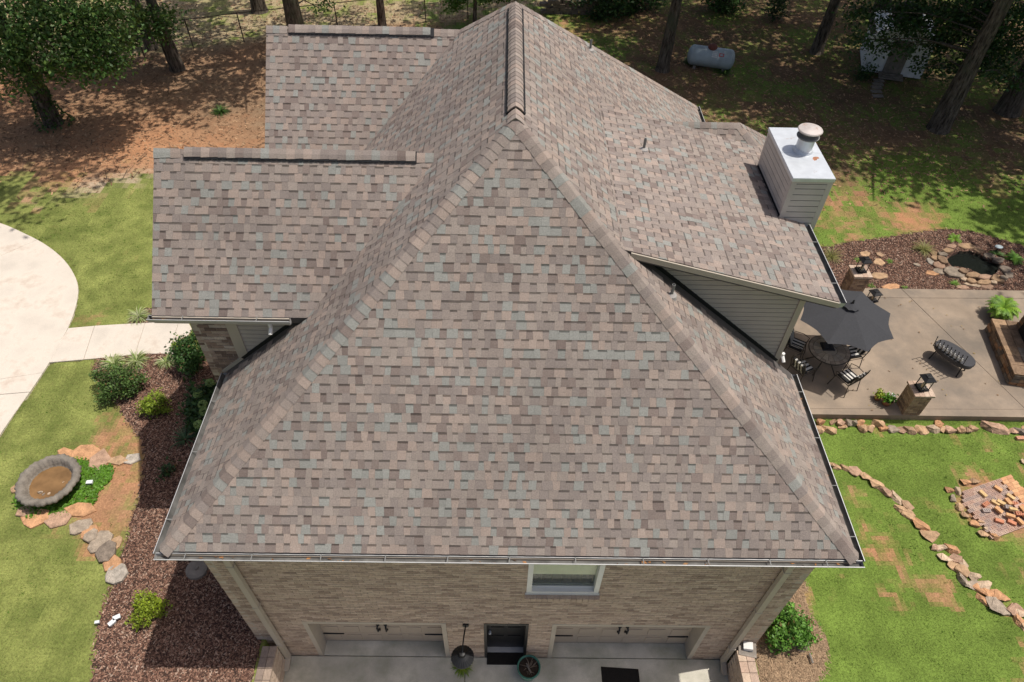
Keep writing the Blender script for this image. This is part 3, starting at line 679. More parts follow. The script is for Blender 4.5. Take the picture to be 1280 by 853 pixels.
# ------------------------------------------------------------------ chimney
c0x, c1x, c0y, c1y, czt = 5.04, 5.74, 10.40, 12.06, 8.06
m_ = MB(); m_.box(c0x, c1x, c0y, c1y, .8, czt-.03); ch = m_.build('chimney', M['gap'], house)
def boards(o, A, Nn, w_, z0, z1, expo):
    o = np.array(o, float); A = np.array(A, float); Nn = np.array(Nn, float); z = z0
    while z < z1-.02:
        zz = min(z+expo, z1); P = lambda a, zq, d: tuple(o+A*a+Nn*d+np.array([0, 0, zq])); m_ = MB()
        m_.add([P(0, z, .016), P(w_, z, .016), P(w_, zz-.016, .011), P(0, zz-.016, .011), P(0, z, .001), P(w_, z, .001), P(w_, zz-.016, .001), P(0, zz-.016, .001)], [(0, 1, 2, 3), (0, 4, 5, 1), (3, 2, 6, 7)]); m_.build('siding_board', M['chimney_siding'], ch); z += expo
boards((c0x+.075, c0y, 0), (1, 0, 0), (0, -1, 0), c1x-c0x-.15, 6.6, czt-.11, .125)
boards((c0x, c1y-.075, 0), (0, -1, 0), (-1, 0, 0), c1y-c0y-.15, 6.85, czt-.11, .125)
boards((c1x, c0y+.075, 0), (0, 1, 0), (1, 0, 0), c1y-c0y-.15, .9, czt-.11, .125)
m_ = MB()
for x, y in ((c0x, c0y), (c1x, c0y), (c0x, c1y), (c1x, c1y)):
    sx = 1 if x == c0x else -1; sy = 1 if y == c0y else -1
    m_.box(min(x-sx*.018, x+sx*.075), max(x-sx*.018, x+sx*.075), min(y-sy*.018, y-sy*.001), max(y-sy*.018, y-sy*.001), .9, czt-.1)
    m_.box(min(x-sx*.0185, x-sx*.001), max(x-sx*.0185, x-sx*.001), min(y, y+sy*.075), max(y, y+sy*.075), .9, czt-.1)
m_.box(c0x-.018, c1x+.018, c0y-.0175, c0y-.001, czt-.11, czt-.03); m_.box(c0x-.0175, c0x-.001, c0y, c1y, czt-.11, czt-.03)
m_.box(c1x+.001, c1x+.0175, c0y, c1y, czt-.11, czt-.03); m_.build('corner_trim', M['chimney_siding'], ch)
m_ = MB(); m_.box(c0x-.03, c1x+.03, c0y-.03, c1y+.03, czt-.06, czt+.002); m_.box(c0x-.026, c1x+.026, c0y-.026, c1y+.026, czt+.0, czt+.012); m_.box(c0x-.026, c1x+.026, 11.20, 11.215, czt+.012, czt+.017); m_.build('chimney_cap', M['galv'], ch)
m_ = MB(); m_.lathe((5.60, 11.02, czt+.0125), [(0, .0012), (.05, .0012), (.062, .0)], 9, wob=lambda a, j: 1+.35*math.sin(2*a)+.2*math.sin(3*a+1)); m_.build('rust_stain', mat('cap_rust', (.36, .17, .10), .9, .4, 30), ch)
fx, fy = 5.44, 11.28
m_ = MB(); m_.lathe((fx, fy, czt+.01), [(.19, 0), (.165, .05), (.15, .06), (.15, .30), (.0, .30)], 24); m_.build('flue_pipe', M['galv'], ch, smooth=False)
m_ = MB(); m_.lathe((fx, fy, czt+.28), [(.0, .0), (.17, .0), (.20, .02), (.205, .035), (.19, .045), (.11, .05), (.11, .15)], 24); m_.build('flue_collar', M['pipe'], ch)
m_ = MB(); m_.lathe((fx, fy, czt+.42), [(.0, -.0), (.215, .0), (.222, .02), (.21, .035), (.1, .06), (.0, .068)], 26); m_.build('flue_cap', M['flue'], ch)
m_ = MB(); m_.box(c0x-.026, c0x-.019, c0y-.02, c1y, pz(SH, c0x-.05, 0)-.06, pz(SH, c0x-.05, 0)+.045); m_.build('flashing', M['vent'], ch)
# ------------------------------------------------------------------ ground, beds, paving
PX0, PX1, PYF = -4.62, 4.90, 5.6                  # the sunken drive in front of the garage
LZ = .68                                          # the lower lawn on the right
POND = [G2(1140+x/6.564, 270+y/6.564, .95) for x, y in ((285, 355), (330, 308), (390, 283), (490, 283), (560, 303), (620, 343), (700, 368), (745, 405), (700, 462), (640, 492), (560, 472), (480, 432), (400, 412), (330, 407))]
PC = np.mean(np.array(POND), axis=0)
def hgt(X, Y):
    X = np.asarray(X, float); Y = np.asarray(Y, float)
    z = np.full(np.broadcast(X, Y).shape, .9)
    r = (X > 4.6)*(1-sm(Y, 10.45, 10.7)); near = np.exp(-((X-5.1)/.9)**2)*(1-sm(Y, 5.6, 7.5))
    z = z-r*(.9-LZ)*(1-.75*near)
    z = z*sm(Y, -14, -1.5)
    z = np.where((X > PX0) & (X < PX1) & (Y < PYF), -.12, z)
    z = np.where(inpoly(X, Y, POND), .45, z)
    return z
BED_L = smooth_poly([G2(122, 450), G2(178, 441), G2(226, 437), (-7.4, 12.4), (-5.6, 12.0), (-4.9, 9), (-4.7, 4), (-4.7, 2.2), (-7.5, 2.4), G2(112, 880), G2(118, 830), G2(122, 790), G2(136, 740), G2(152, 700), G2(164, 655), G2(176, 610), G2(180, 560), G2(160, 527), G2(146, 505), G2(126, 480)], 5)
BED_T = [G2(160, 408), G2(165, 398), G2(182, 386), G2(200, 384), G2(240, 392), G2(245, 402)]
BED_P = smooth_poly([G2(1018, 309), G2(1060, 303), G2(1100, 298), G2(1135, 293), G2(1165, 288), G2(1200, 288), G2(1240, 296), G2(1290, 312), G2(1320, 330), G2(1320, 372), (14.7, 15.36), (11.4, 15.36), (9.8, 15.3), (7.5, 15.4), (6.9, 16.5), (7.0, 17.8)], 4)
BED_R = smooth_poly([(5.0, 4.0), (5.0, 7.2), G2(1004, 722, .8), G2(1008, 745, .8), G2(1016, 765, .8), G2(1031, 790, .8), G2(1037, 810, .8), G2(1033, 835, .8), G2(1020, 860, .8), G2(1010, 900, .8), (5.0, 2.6)], 5)
DRIVE = [tuple(p) for p in smooth_poly([G2(*p) for p in ((-60, 270), (-20, 274), (5, 281), (30, 292), (55, 305), (77, 322), (92, 342), (98, 362), (94, 387), (84, 413), (63, 452), (40, 487), (14, 524), (-10, 560), (-60, 640), (-160, 760))]+[(-22, 4), (-24, 18)], 4)]
WALK = [G2(86, 411), G2(120, 408), G2(160, 405.5), G2(235, 402), G2(240, 412), G2(222, 443), G2(180, 443), G2(120, 449), G2(62, 454)]
PATIO = [(6.6, 10.60), (17.5, 10.60), (17.5, 15.38), (6.6, 15.38)]
COVER = smooth_poly([G2(x/4.263, 540+y/4.263) for x, y in ((385, 138), (468, 150), (482, 195), (590, 182), (604, 240), (560, 285), (520, 330), (495, 385), (430, 400), (370, 440), (250, 445), (170, 470), (95, 400), (90, 330), (200, 300))], 3)
PAVED = [DRIVE, WALK, PATIO]
BEDS = [BED_L, BED_T, BED_P, BED_R]
def any_in(X, Y, polys):
    r = np.zeros(np.broadcast(X, Y).shape, bool)
    for p in polys: r |= inpoly(X, Y, p)
    return r
PAV_C = np.array(G2(1160+560/7.108, 570+470/7.108, LZ))
def green(X, Y):
    """how much grass grows at a spot, 0..1"""
    n = fbm(X, Y, .55, 4); n2 = fbm(X+31, Y-17, 1.6, 3)
    left = X < -4.5
    back = sm(Y-.10*X+1.6*(n2-.5), 20.4, 23.6)                            # bare soil under the trees on the left
    a = np.where(left, 1-back, 1.0)
    a = a*(.55+.9*(n-.28))
    near = np.where(left & (Y < 10.8), 1-.5*sm(X, -10.2, -8.9)*sm(Y, 6.0, 7.6), 1.0)      # thin by the bed
    a = a*near
    rb = (~left) & (Y > 17.0)
    a = np.where(rb, (1-sm(Y+1.2*(n2-.5), 20.0, 24.0)*.45)*(.56+1.4*(n-.42)), a)
    rl = (~left) & (Y < 10.7); a = np.where(rl, .69+1.2*(n-.40)+1.0*(n2-.5), a)
    far = sm(Y-.33*X, 34.5, 36); a = np.where(Y > 30, a*(1-far)+far*(.25+.9*(n2-.45)), a)
    for (u, v, z, r_) in ((1068, 620, LZ, .42), (1050, 600, LZ, .25), (1170, 745, LZ, .4), (1235, 760, LZ, .45), (1200, 700, LZ, .3), (1240, 785, LZ, .3), (1215, 555, LZ, .5), (1160, 640, LZ, .35), (1077, 566, LZ, .25), (1265, 700, LZ, .5),
                          (120, 600, .9, .35), (150, 615, .9, .45), (110, 690, .9, .35), (160, 660, .9, .5), (85, 240, .9, 1.4), (60, 320, .9, .3), (1160, 268, .9, .9), (1230, 262, .9, .8), (100, 215, .9, 1.8), (110, 640, .9, .3)):
        c = G2(u, v, z); d = np.hypot(X-c[0], Y-c[1])/(r_*1.0)+2.6*(n2-.5)+1.4*(n-.5); a = a*(1-(.62 if X is None or v > 400 and u < 400 else .24)*np.exp(-d*d*1.6))
    d = np.hypot(X-PAV_C[0], Y-PAV_C[1]); a = a*(1-.8*np.exp(-(d/.95)**4))
    return np.clip(a, 0, 1)
def soilcol(X, Y):
    n = fbm(X-5, Y+9, .8, 4)[..., None]; n2 = fbm(X+3, Y, 3.1, 3)[..., None]; n3 = fbm(X+40, Y+11, .25, 3)[..., None]
    orange = np.array((.43, .205, .105)); brown = np.array((.30, .155, .083)); straw = np.array((.31, .19, .11)); tan = np.array((.36, .28, .17))
    c = orange*(1-n)+straw*n
    tr_ = np.exp(-((Y-(20.35+.33*(X+12.3)+.25*np.sin(X*1.3)))/(.34+.5*n2[..., 0]))**2)*(X < -7)*sm(X, -16.5, -15)*sm(n[..., 0], .2, .5); c = c*(1-tr_[..., None])+np.array((.44, .34, .24))*tr_[..., None]
    bk = sm(Y-.10*X, 22.3, 24.0)[..., None]; c = c*(1-bk)+(brown*(1-n2)+straw*n2+(n3-.5)*np.array((.34, .12, .04)))*bk
    rs = (sm(Y, 19, 22)*(X > 4))[..., None]; c = c*(1-rs)+(np.array((.13, .085, .05))*(.7+.6*n2)+n3*n3*np.array((.10, .05, .02)))*rs  # brown straw soil, darkened for the deep shade under the right trees
    far = sm(Y-.33*X, 34.5, 36)[..., None]; c = c*(1-far)+(tan*(.8+.4*n2))*far
    return c
def groundcol(X, Y):
    g = green(X, Y)[..., None]; n = fbm(X+7, Y+3, 2.3, 3)[..., None]
    gc = np.array((.132, .194, .036))*(.75+.5*n); dry = np.array((.32, .26, .11))
    left = (X < -4.5)[..., None]; gc = np.where(left, gc*.68+dry*.30*(.3+1.4*n), gc)
    c = soilcol(X, Y); n5 = vnoise(X, Y, 7.0)[..., None]; k = sm(g+.35*(n5-.5), .18, .62); c = c*(1-k)+gc*k
    m1 = any_in(X, Y, [BED_L, BED_T, BED_P]); c = np.where(m1[..., None], np.array((.066, .041, .032))*(.8+.4*n), c)
    m2 = inpoly(X, Y, BED_R); c = np.where(m2[..., None], np.array((.30, .20, .125))*(.75+.5*n), c)
    po = inpoly(X, Y, POND); c = np.where(po[..., None], np.array((.03, .026, .02)), c)
    return np.clip(c, .01, .6)
def axis(lo, hi, step, a, b, fine, outer):
    c = list(np.arange(lo, a, step))+list(np.arange(a, b, fine))+list(np.arange(b, hi+step, step))
    k = lo; s_ = step
    left = []
    while k > -outer: s_ *= 1.5; k -= s_; left.append(k)
    k = hi+step; s_ = step; right = []
    while k < outer: s_ *= 1.5; k += s_; right.append(k)
    return np.array(sorted(set(np.round(left+c+right, 4))))
gx = axis(-30, 32, .3, -13, 16.5, .1, 700); gy = axis(-6, 44, .3, 2.5, 19, .1, 700)
gx = np.array(sorted(set(list(gx)+[PX0-.001, PX0+.001, PX1-.001, PX1+.001]))); gy = np.array(sorted(set(list(gy)+[PYF-.001, PYF+.001])))
MX_, MY_ = np.meshgrid(gx, gy); GZ = hgt(MX_, MY_)+(fbm(MX_, MY_, 1.1, 3)-.5)*.03*(~any_in(MX_, MY_, [POND, PATIO, DRIVE, WALK])); nx_ = len(gx); ny_ = len(gy)
GZ = np.where(any_in(MX_, MY_, [PATIO, DRIVE, WALK]), GZ-.06, GZ)
V = np.stack([MX_, MY_, GZ], -1).reshape(-1, 3); ii = np.arange(nx_-1)[None, :]+np.arange(ny_-1)[:, None]*nx_; ii = ii.ravel()
F = np.stack([ii, ii+1, ii+1+nx_, ii+nx_], -1); cen = V[F].mean(1)
ground = mesh_np('ground', V, F, groundcol(cen[:, 0], cen[:, 1]), M['soil'], kind='structure', smooth=True)
# paving in pieces with real joints
def paving(name, polys, z0, z1, m_, piece='slab'):
    c = np.mean(np.array([p for q in polys for p in q]), axis=0)
    root = empty(name, (c[0], c[1], z0), kind='structure')
    for q in polys:
        m = MB(); n = len(q); cx, cy = np.mean(np.array(q), axis=0)
        ins = []
        for p in q:
            d = math.hypot(p[0]-cx, p[1]-cy) or 1; ins.append((p[0]-(p[0]-cx)/d*.012, p[1]-(p[1]-cy)/d*.012))
        A = sum(q[i][0]*q[(i+1) % n][1]-q[(i+1) % n][0]*q[i][1] for i in range(n))
        if A < 0: q = q[::-1]; ins = ins[::-1]
        vs = [(x, y, z0) for x, y in q]+[(x, y, z1-.01) for x, y in q]+[(x, y, z1) for x, y in ins]
        m.add(vs, [tuple(range(2*n, 3*n))]+[(i, (i+1) % n, n+(i+1) % n, n+i) for i in range(n)]+[(n+i, n+(i+1) % n, 2*n+(i+1) % n, 2*n+i) for i in range(n)])
        m.build(piece, m_, root)
    return root
dp = [DRIVE]
for a, b in (((-20, 478), (60, 466)), ((-20, 330), (70, 290)), ((0, 494), (60, 489))): dp = split_line(dp, G2(*a), G2(*b), .009)
paving('driveway', dp, .7, .925, M['drive'])
wp = [WALK]
for a, b in (((181, 407), (168, 447)), ((120, 404), (104, 453)), ((225, 400), (210, 446))): wp = split_line(wp, G2(*a), G2(*b), .009)
paving('walkway', wp, .7, .93, M['drive'])
pp_ = [PATIO]
for a, b in (((1015, 511), (1280, 512)), ((1175, 408), (1275, 505)), ((1030, 372), (1240, 373))): pp_ = split_line(pp_, G2(*a, .95), G2(*b, .95), .005)
paving('patio', pp_, .62, .95, M['patio'])
fp_ = [[(PX0+.2, -16), (PX1-.2, -16), (PX1-.2, 5.24), (PX0+.2, 5.24)]]
for a, b in (((-6, 4.93), (6, 4.93)), ((-.72, -9), (-.72, 5)), ((-6, 1.6), (6, 1.6))): fp_ = split_line(fp_, a, b, .012)
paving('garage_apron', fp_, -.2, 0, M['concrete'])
# low brick retaining walls either side of the sunken drive
def planter(x0, x1, label, slope, out):
    r = empty('retaining_wall', ((x0+x1)/2, 2.4, 0), label, 'garden wall'); b = MB(); b.box(x0+.012, x1-.012, -1.0, WYF-.14, -.15, .90); b.build('core', M['mortar'], r)
    face = x1 if out > 0 else x0; big = MB(); k = 0
    for i in range(11):
        zb = .02+i*.0775; y = WYF-.145
        y -= .105*(i % 2)
        while y > -.9:
            c = random.choice(BPAL[:5]); ya = y-.198; m_ = MB() if (y > 3.6) else big
            m_.box(min(face, face-out*.03), max(face, face-out*.03)+(0), ya, y, zb, zb+.066, c)
            if m_ is not big: m_.build('brick', M['brick'], r)
            y -= .209
    if big.f: big.build('brick_courses', M['brick'], r, kind='stuff')
    y = WYF-.15
    j = 0
    while y > -.9:                                   # rowlock cap in flat pavers
        for a, c_ in ((x0-.012, (x0+x1)/2-.004), ((x0+x1)/2+.004, x1+.012)):
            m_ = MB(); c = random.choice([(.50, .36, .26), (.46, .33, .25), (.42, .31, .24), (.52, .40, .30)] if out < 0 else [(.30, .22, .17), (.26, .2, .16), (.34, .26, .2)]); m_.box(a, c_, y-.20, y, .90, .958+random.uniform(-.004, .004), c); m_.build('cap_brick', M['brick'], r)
        y -= .208
    return r
planter(-4.62, -4.36, 'low brick retaining wall beside the drive below the house corner with the barrel shadow', 0, 1)
planter(4.64, 4.93, 'low sunlit brick retaining wall beside the drive next to the round green bush', 0, -1)
# ------------------------------------------------------------------ grass, mulch, litter
def scatter(n, x0, x1, y0, y1): return RNG.uniform(x0, x1, n), RNG.uniform(y0, y1, n)
HOUSEBOX = [(-4.8, 4.9), (5.1, 4.9), (5.1, 8.5), (5.7, 8.5), (5.7, 18.3), (-4.8, 18.3), (-4.8, 16), (-5.5, 16), (-5.5, 8.4), (-4.8, 8.4)]
def blades(x, y, h, wd, col, lean=.5):
    n = len(x); z = hgt(x, y)-.005+(fbm(x, y, 1.1, 3)-.5)*.03; a = RNG.uniform(0, 2*np.pi, n); l = RNG.uniform(0, lean, n)*h; b = RNG.uniform(0, 2*np.pi, n)
    dx, dy = np.cos(a)*wd/2, np.sin(a)*wd/2
    V = np.empty((n, 3, 3)); V[:, 0] = np.stack([x-dx, y-dy, z], -1); V[:, 1] = np.stack([x+dx, y+dy, z], -1); V[:, 2] = np.stack([x+np.cos(b)*l, y+np.sin(b)*l, z+h], -1)
    return V.reshape(-1, 3), np.arange(3*n).reshape(-1, 3), col
gv = []; gc_ = []
for x0, x1, y0, y1, den, hh in ((-12.6, -5, 3.6, 12.8, 2400, .85), (-16, -5.6, 12.8, 22, 1000, 1.0), (4.95, 13.6, 3.4, 10.62, 3400, .85), (6, 22, 16.5, 31, 330, 1.6), (-22, 8, 30, 40, 60, 2.2), (8, 30, 30, 40, 60, 2.2)):
    n = int((x1-x0)*(y1-y0)*den); x, y = scatter(n, x0, x1, y0, y1); g = green(x, y)
    ok = (RNG.random(n) < sm(g, .15, .75)) & ~any_in(x, y, PAVED+BEDS+[HOUSEBOX, POND]) & ~((x > PX0) & (x < PX1) & (y < PYF))
    x, y = x[ok], y[ok]; n = len(x); cl = fbm(x, y, 2.2, 3)
    h = RNG.uniform(.014, .036, n)*hh; wd = RNG.uniform(.007, .015, n)*hh
    c = np.array((.118, .215, .030))[None]*RNG.uniform(.6, 1.35, (n, 1))*(.7+.6*cl[:, None])
    if x0 < 0:
        dry = RNG.random(n) < .46*(.4+1.2*fbm(x+9, y, .9, 3)); c[dry] = np.array((.38, .31, .14))*RNG.uniform(.7, 1.2, (dry.sum(), 1))
    else:
        c *= np.array((1.08, 1.05, .85)); dry = RNG.random(n) < .30*(.3+1.4*fbm(x+2, y+4, 1.1, 3)); c[dry] = np.array((.28, .24, .11))*RNG.uniform(.7, 1.2, (dry.sum(), 1))
    v, f, c = blades(x, y, h, wd, c); gv.append(v); gc_.append(c)
v = np.concatenate(gv); mesh_np('grass', v, np.arange(len(v)).reshape(-1, 3), np.concatenate(gc_), M['grass'], kind='stuff')
def flakes(name, x, y, l, wd, col, m_, tilt=.35, zoff=.006):
    n = len(x); z = hgt(x, y)+zoff+(fbm(x, y, 1.1, 3)-.5)*.03+RNG.uniform(0, .02, n); a = RNG.uniform(0, 2*np.pi, n); t = RNG.uniform(-tilt, tilt, n); s = RNG.uniform(-tilt, tilt, n)
    ux = np.stack([np.cos(a), np.sin(a), t], -1)*l[:, None]/2; vx = np.stack([-np.sin(a), np.cos(a), s], -1)*wd[:, None]/2; c0 = np.stack([x, y, z], -1)
    V = np.stack([c0-ux-vx, c0+ux-vx*.7, c0+ux*.9+vx, c0-ux*.8+vx], 1).reshape(-1, 3)
    return mesh_np(name, V, np.arange(4*n).reshape(-1, 4), col, m_, kind='stuff')
xs, ys = [], []
for P_, den in ((BED_L, 2100), (BED_T, 1800), (BED_P, 1500)):
    a = np.array(P_); x0, y0 = a.min(0); x1, y1 = a.max(0); n = int((x1-x0)*(y1-y0)*den); x, y = scatter(n, x0-.06, x1+.06, y0-.06, y1+.06)
    ok = inpoly(x+RNG.normal(0, .05, n), y+RNG.normal(0, .05, n), P_) & ~any_in(x, y, [POND, WALK, PATIO, HOUSEBOX]); xs.append(x[ok]); ys.append(y[ok])
x = np.concatenate(xs); y = np.concatenate(ys); n = len(x)
pal = np.array([(.21, .115, .08), (.12, .064, .047), (.29, .17, .12), (.38, .255, .185), (.055, .034, .028), (.42, .31, .24)]); k = RNG.choice(6, n, p=[.3, .26, .2, .1, .1, .04])
flakes('mulch', x, y, RNG.uniform(.02, .06, n)*np.where(RNG.random(n) < .05, 2.2, 1), RNG.uniform(.008, .026, n), pal[k]*RNG.uniform(.8, 1.2, (n, 1)), M['chip'])
a = np.array(BED_R); x0, y0 = a.min(0); x1, y1 = a.max(0); n = int((x1-x0)*(y1-y0)*1900); x, y = scatter(n, x0, x1, y0, y1); ok = inpoly(x+RNG.normal(0, .04, n), y+RNG.normal(0, .04, n), BED_R) & ~inpoly(x, y, HOUSEBOX) & (x > 4.96); x, y = x[ok], y[ok]; n = len(x)
flakes('pine_straw', x, y, RNG.uniform(.05, .13, n), RNG.uniform(.004, .010, n), np.array((.38, .265, .165))*RNG.uniform(.45, 1.3, (n, 1)), M['chip'])
n = 150000; x, y = scatter(n, -28, 30, 16.5, 42); g = green(x, y); ok = (RNG.random(n) < np.where(x < 4, sm(Y_ := (y-.10*x), 17.5, 21), sm(y, 19, 23))*(.35+.65*fbm(x, y, .7, 3))*np.where(x < 4, (1-sm(g, .15, .5)), 1)) & ~any_in(x, y, PAVED+BEDS+[HOUSEBOX, POND]); x, y = x[ok], y[ok]; n = len(x)
flakes('leaf_litter', x, y, RNG.uniform(.03, .16, n), RNG.uniform(.008, .055, n), np.array([(.26, .15, .085), (.17, .095, .055), (.34, .22, .13), (.42, .26, .15)])[RNG.integers(0, 4, n)]*RNG.uniform(.7, 1.2, (n, 1)), M['chip'])
n = 2600; x, y = scatter(n, -26, 29, 20.5, 40); ok = ~any_in(x, y, PAVED+BEDS+[HOUSEBOX, POND]); x, y = x[ok], y[ok]; n = len(x)
flakes('fallen_twigs', x, y, RNG.uniform(.2, .7, n), RNG.uniform(.012, .028, n), np.array((.11, .08, .055))*RNG.uniform(.5, 1.6, (n, 1)), M['chip'], .08, .012)
n = 16000; x, y = scatter(n, -16, 14, 3.4, 24); g = green(x, y); ok = (RNG.random(n) < g*(fbm(x+3, y+8, 1.3, 3) > .52)) & ~any_in(x, y, PAVED+BEDS+[HOUSEBOX, POND, COVER]) & ~((x > PX0) & (x < PX1) & (y < PYF)); x, y = np.repeat(x[ok], 7), np.repeat(y[ok], 7); x = x+RNG.normal(0, .02, len(x)); y = y+RNG.normal(0, .02, len(y)); n = len(x)
v, f, c = blades(x, y, RNG.uniform(.02, .042, n), RNG.uniform(.010, .020, n), np.where(np.repeat(RNG.random(n//7) < .3, 7)[:, None], np.array((.18, .27, .05)), np.array((.12, .24, .032)))*RNG.uniform(.7, 1.3, (n, 1)), .9); mesh_np('grass_tufts', v, f, c, M['grass'], kind='stuff')
n = 420; x, y = scatter(n, -15, 15, 9.5, 18); ok = any_in(x, y, [PATIO]); x, y = x[ok], y[ok]; n = len(x)
V_ = flakes('blown_leaves', x, y, RNG.uniform(.03, .07, n), RNG.uniform(.015, .03, n), np.array([(.22, .13, .06), (.16, .10, .05), (.30, .22, .10)])[RNG.integers(0, 3, n)], M['chip'], .2, .058)
# dead leaves and grit lying in the gutters
gl = MB()
for k in range(46):
    if k < 30: x0, y0, z0 = random.uniform(XL, XR), YF+.055-random.uniform(.02, .075), ZE-.055
    elif k < 38: x0, y0, z0 = XR-.06+random.uniform(.02, .075), random.uniform(YF, 8.4), ZE-.055
    else: x0, y0, z0 = random.uniform(G1X, -4), G1E+.01-random.uniform(.02, .075), G1EZ-.06
    a = random.uniform(0, 6.28); l = random.uniform(.025, .06); u_ = Vector((math.cos(a)*l, math.sin(a)*l*.4, random.uniform(-.01, .02))); w_ = Vector((-math.sin(a)*l*.35, math.cos(a)*l*.3, random.uniform(-.01, .02))); c0 = Vector((x0, y0, z0)); gl.quad(c0-u_, c0+w_, c0+u_, c0-w_, random.choice([(.42, .20, .08), (.30, .17, .08), (.20, .12, .07)]))
gl.build('gutter_leaves', M['chip'], house, kind='stuff')
# creeping ground cover round the stone basin
a = np.array(COVER); x0, y0 = a.min(0); x1, y1 = a.max(0); n = int((x1-x0)*(y1-y0)*2600); x, y = scatter(n, x0, x1, y0, y1); ok = inpoly(x+RNG.normal(0, .03, n), y+RNG.normal(0, .03, n), COVER); x, y = x[ok], y[ok]; n = len(x)
flakes('ground_cover', x, y, RNG.uniform(.03, .06, n), RNG.uniform(.025, .05, n), np.array((.115, .25, .02))*RNG.uniform(.6, 1.35, (n, 1)), M['leaf'], .7, .03)
# ------------------------------------------------------------------ stones
def hull_rock(seed, n=16, flat=.5):
    r = random.Random(seed); bm = bmesh.new()
    for i in range(n):
        a = r.uniform(0, 2*math.pi); zz = r.uniform(-1, 1); rr = math.sqrt(max(0, 1-abs(zz)**2.6))*r.uniform(.85, 1.05); bm.verts.new((rr*math.cos(a), rr*math.sin(a), zz))
    bmesh.ops.convex_hull(bm, input=bm.verts); 
    for v in [v for v in bm.verts if not v.link_faces]: bm.verts.remove(v)
    bmesh.ops.bevel(bm, geom=list(bm.edges), offset=.035, segments=1, affect='EDGES')
    bmesh.ops.triangulate(bm, faces=list(bm.faces)); bmesh.ops.subdivide_edges(bm, edges=[e for e in bm.edges if e.calc_length() > .45], cuts=1)
    for v in bm.verts: v.co += Vector((r.uniform(-.05, .05), r.uniform(-.05, .05), r.uniform(-.07, .07)))
    bm.verts.index_update(); vs = [v.co[:] for v in bm.verts]; fs = [tuple(v.index for v in f.verts) for f in bm.faces]; bm.free(); return vs, fs
ROCKS = [hull_rock(100+i, 11+i % 4) for i in range(10)]
SPAL = {'tan': (.45, .295, .175), 'orange': (.48, .265, .14), 'grey': (.335, .27, .205), 'cream': (.52, .39, .27), 'pink': (.42, .27, .185), 'dark': (.23, .185, .145), 'brown': (.31, .205, .13), 'pale': (.45, .395, .33)}
def rock(name, x, y, z, sx, sy, sz, rot, col, **kw):
    vs, fs = random.choice(ROCKS); c, s_ = math.cos(rot), math.sin(rot); t1, t2 = random.uniform(-.12, .12), random.uniform(-.12, .12)
    m_ = MB(); pts = []
    for (px_, py_, pz_) in vs:
        X, Y = px_*sx/2, py_*sy/2; Z = pz_*sz/2+X*t1+Y*t2; pts.append((x+X*c-Y*s_, y+X*s_+Y*c, z+sz*.34+Z))
    j = random.uniform(.85, 1.15); m_.add(pts, fs, tuple(v*j for v in SPAL[col])); return tag(m_.build(name, M['stone'], origin=(x, y, z)), **kw)
def flag(name, x, y, z, sx, sy, th, rot, col, dim=1.0, **kw):
    n = random.randint(5, 8); m_ = MB(); c, s_ = math.cos(rot), math.sin(rot); poly = []
    for i in range(n):
        a = 2*math.pi*(i+random.uniform(-.28, .28))/n; r = random.uniform(.84, 1.1); X, Y = math.cos(a)*sx/2*r, math.sin(a)*sy/2*r; poly.append((x+X*c-Y*s_, y+X*s_+Y*c))
    tx, ty = random.uniform(-.06, .06), random.uniform(-.06, .06); _j = random.uniform(.86, 1.12)*dim; cc = tuple(v*_j for v in SPAL[col]); cx, cy = x, y
    ins = [(px_+(cx-px_)*.09, py_+(cy-py_)*.09) for px_, py_ in poly]; mid_ = [(px_+(cx-px_)*.5+random.uniform(-.01, .01), py_+(cy-py_)*.5+random.uniform(-.01, .01)) for px_, py_ in poly]
    Z = lambda q, h: z+h+(q[0]-cx)*tx+(q[1]-cy)*ty
    vs = [(*p, Z(p, -.02)) for p in poly]+[(*p, Z(p, th*.75)) for p in poly]+[(*p, Z(p, th)) for p in ins]+[(*p, Z(p, th+random.uniform(-.006, .008))) for p in mid_]
    fs = [(i, (i+1) % n, n+(i+1) % n, n+i) for i in range(n)]+[(n+i, n+(i+1) % n, 2*n+(i+1) % n, 2*n+i) for i in range(n)]+[(2*n+i, 2*n+(i+1) % n, 3*n+(i+1) % n, 3*n+i) for i in range(n)]+[tuple(range(3*n, 4*n))]
    m_.add(vs, fs, cc); return tag(m_.build(name, M['stone'], origin=(x, y, z)), **kw)
CN = {'tan': 'tan', 'orange': 'orange', 'grey': 'grey', 'cream': 'cream', 'pink': 'pinkish', 'dark': 'dark grey', 'brown': 'brown', 'pale': 'pale grey'}
# curved row across the right lawn
row = [(243, 177, 26, 'tan'), (262, 180, 28, 'tan'), (290, 185, 32, 'tan'), (323, 196, 44, 'pink'), (357, 212, 34, 'tan'), (387, 234, 44, 'tan'), (417, 255, 48, 'pink'), (450, 277, 42, 'cream'), (465, 312, 36, 'tan'), (487, 303, 36, 'brown'), (490, 334, 42, 'tan'), (524, 360, 48, 'orange'), (556, 393, 54, 'tan'),
       (572, 434, 26, 'pink'), (592, 437, 32, 'cream'), (620, 437, 40, 'orange'), (603, 466, 36, 'cream'), (637, 468, 34, 'pink'), (627, 486, 40, 'tan'), (657, 484, 32, 'cream'), (655, 510, 44, 'tan'), (690, 521, 36, 'cream'), (655, 533, 34, 'grey'), (686, 546, 42, 'grey'), (714, 569, 50, 'orange'), (723, 549, 42, 'cream'), (725, 595, 40, 'orange'), (773, 583, 50, 'orange'), (770, 618, 58, 'grey'), (812, 625, 46, 'pink'), (840, 637, 36, 'cream'), (836, 662, 44, 'orange'), (858, 684, 46, 'tan')]
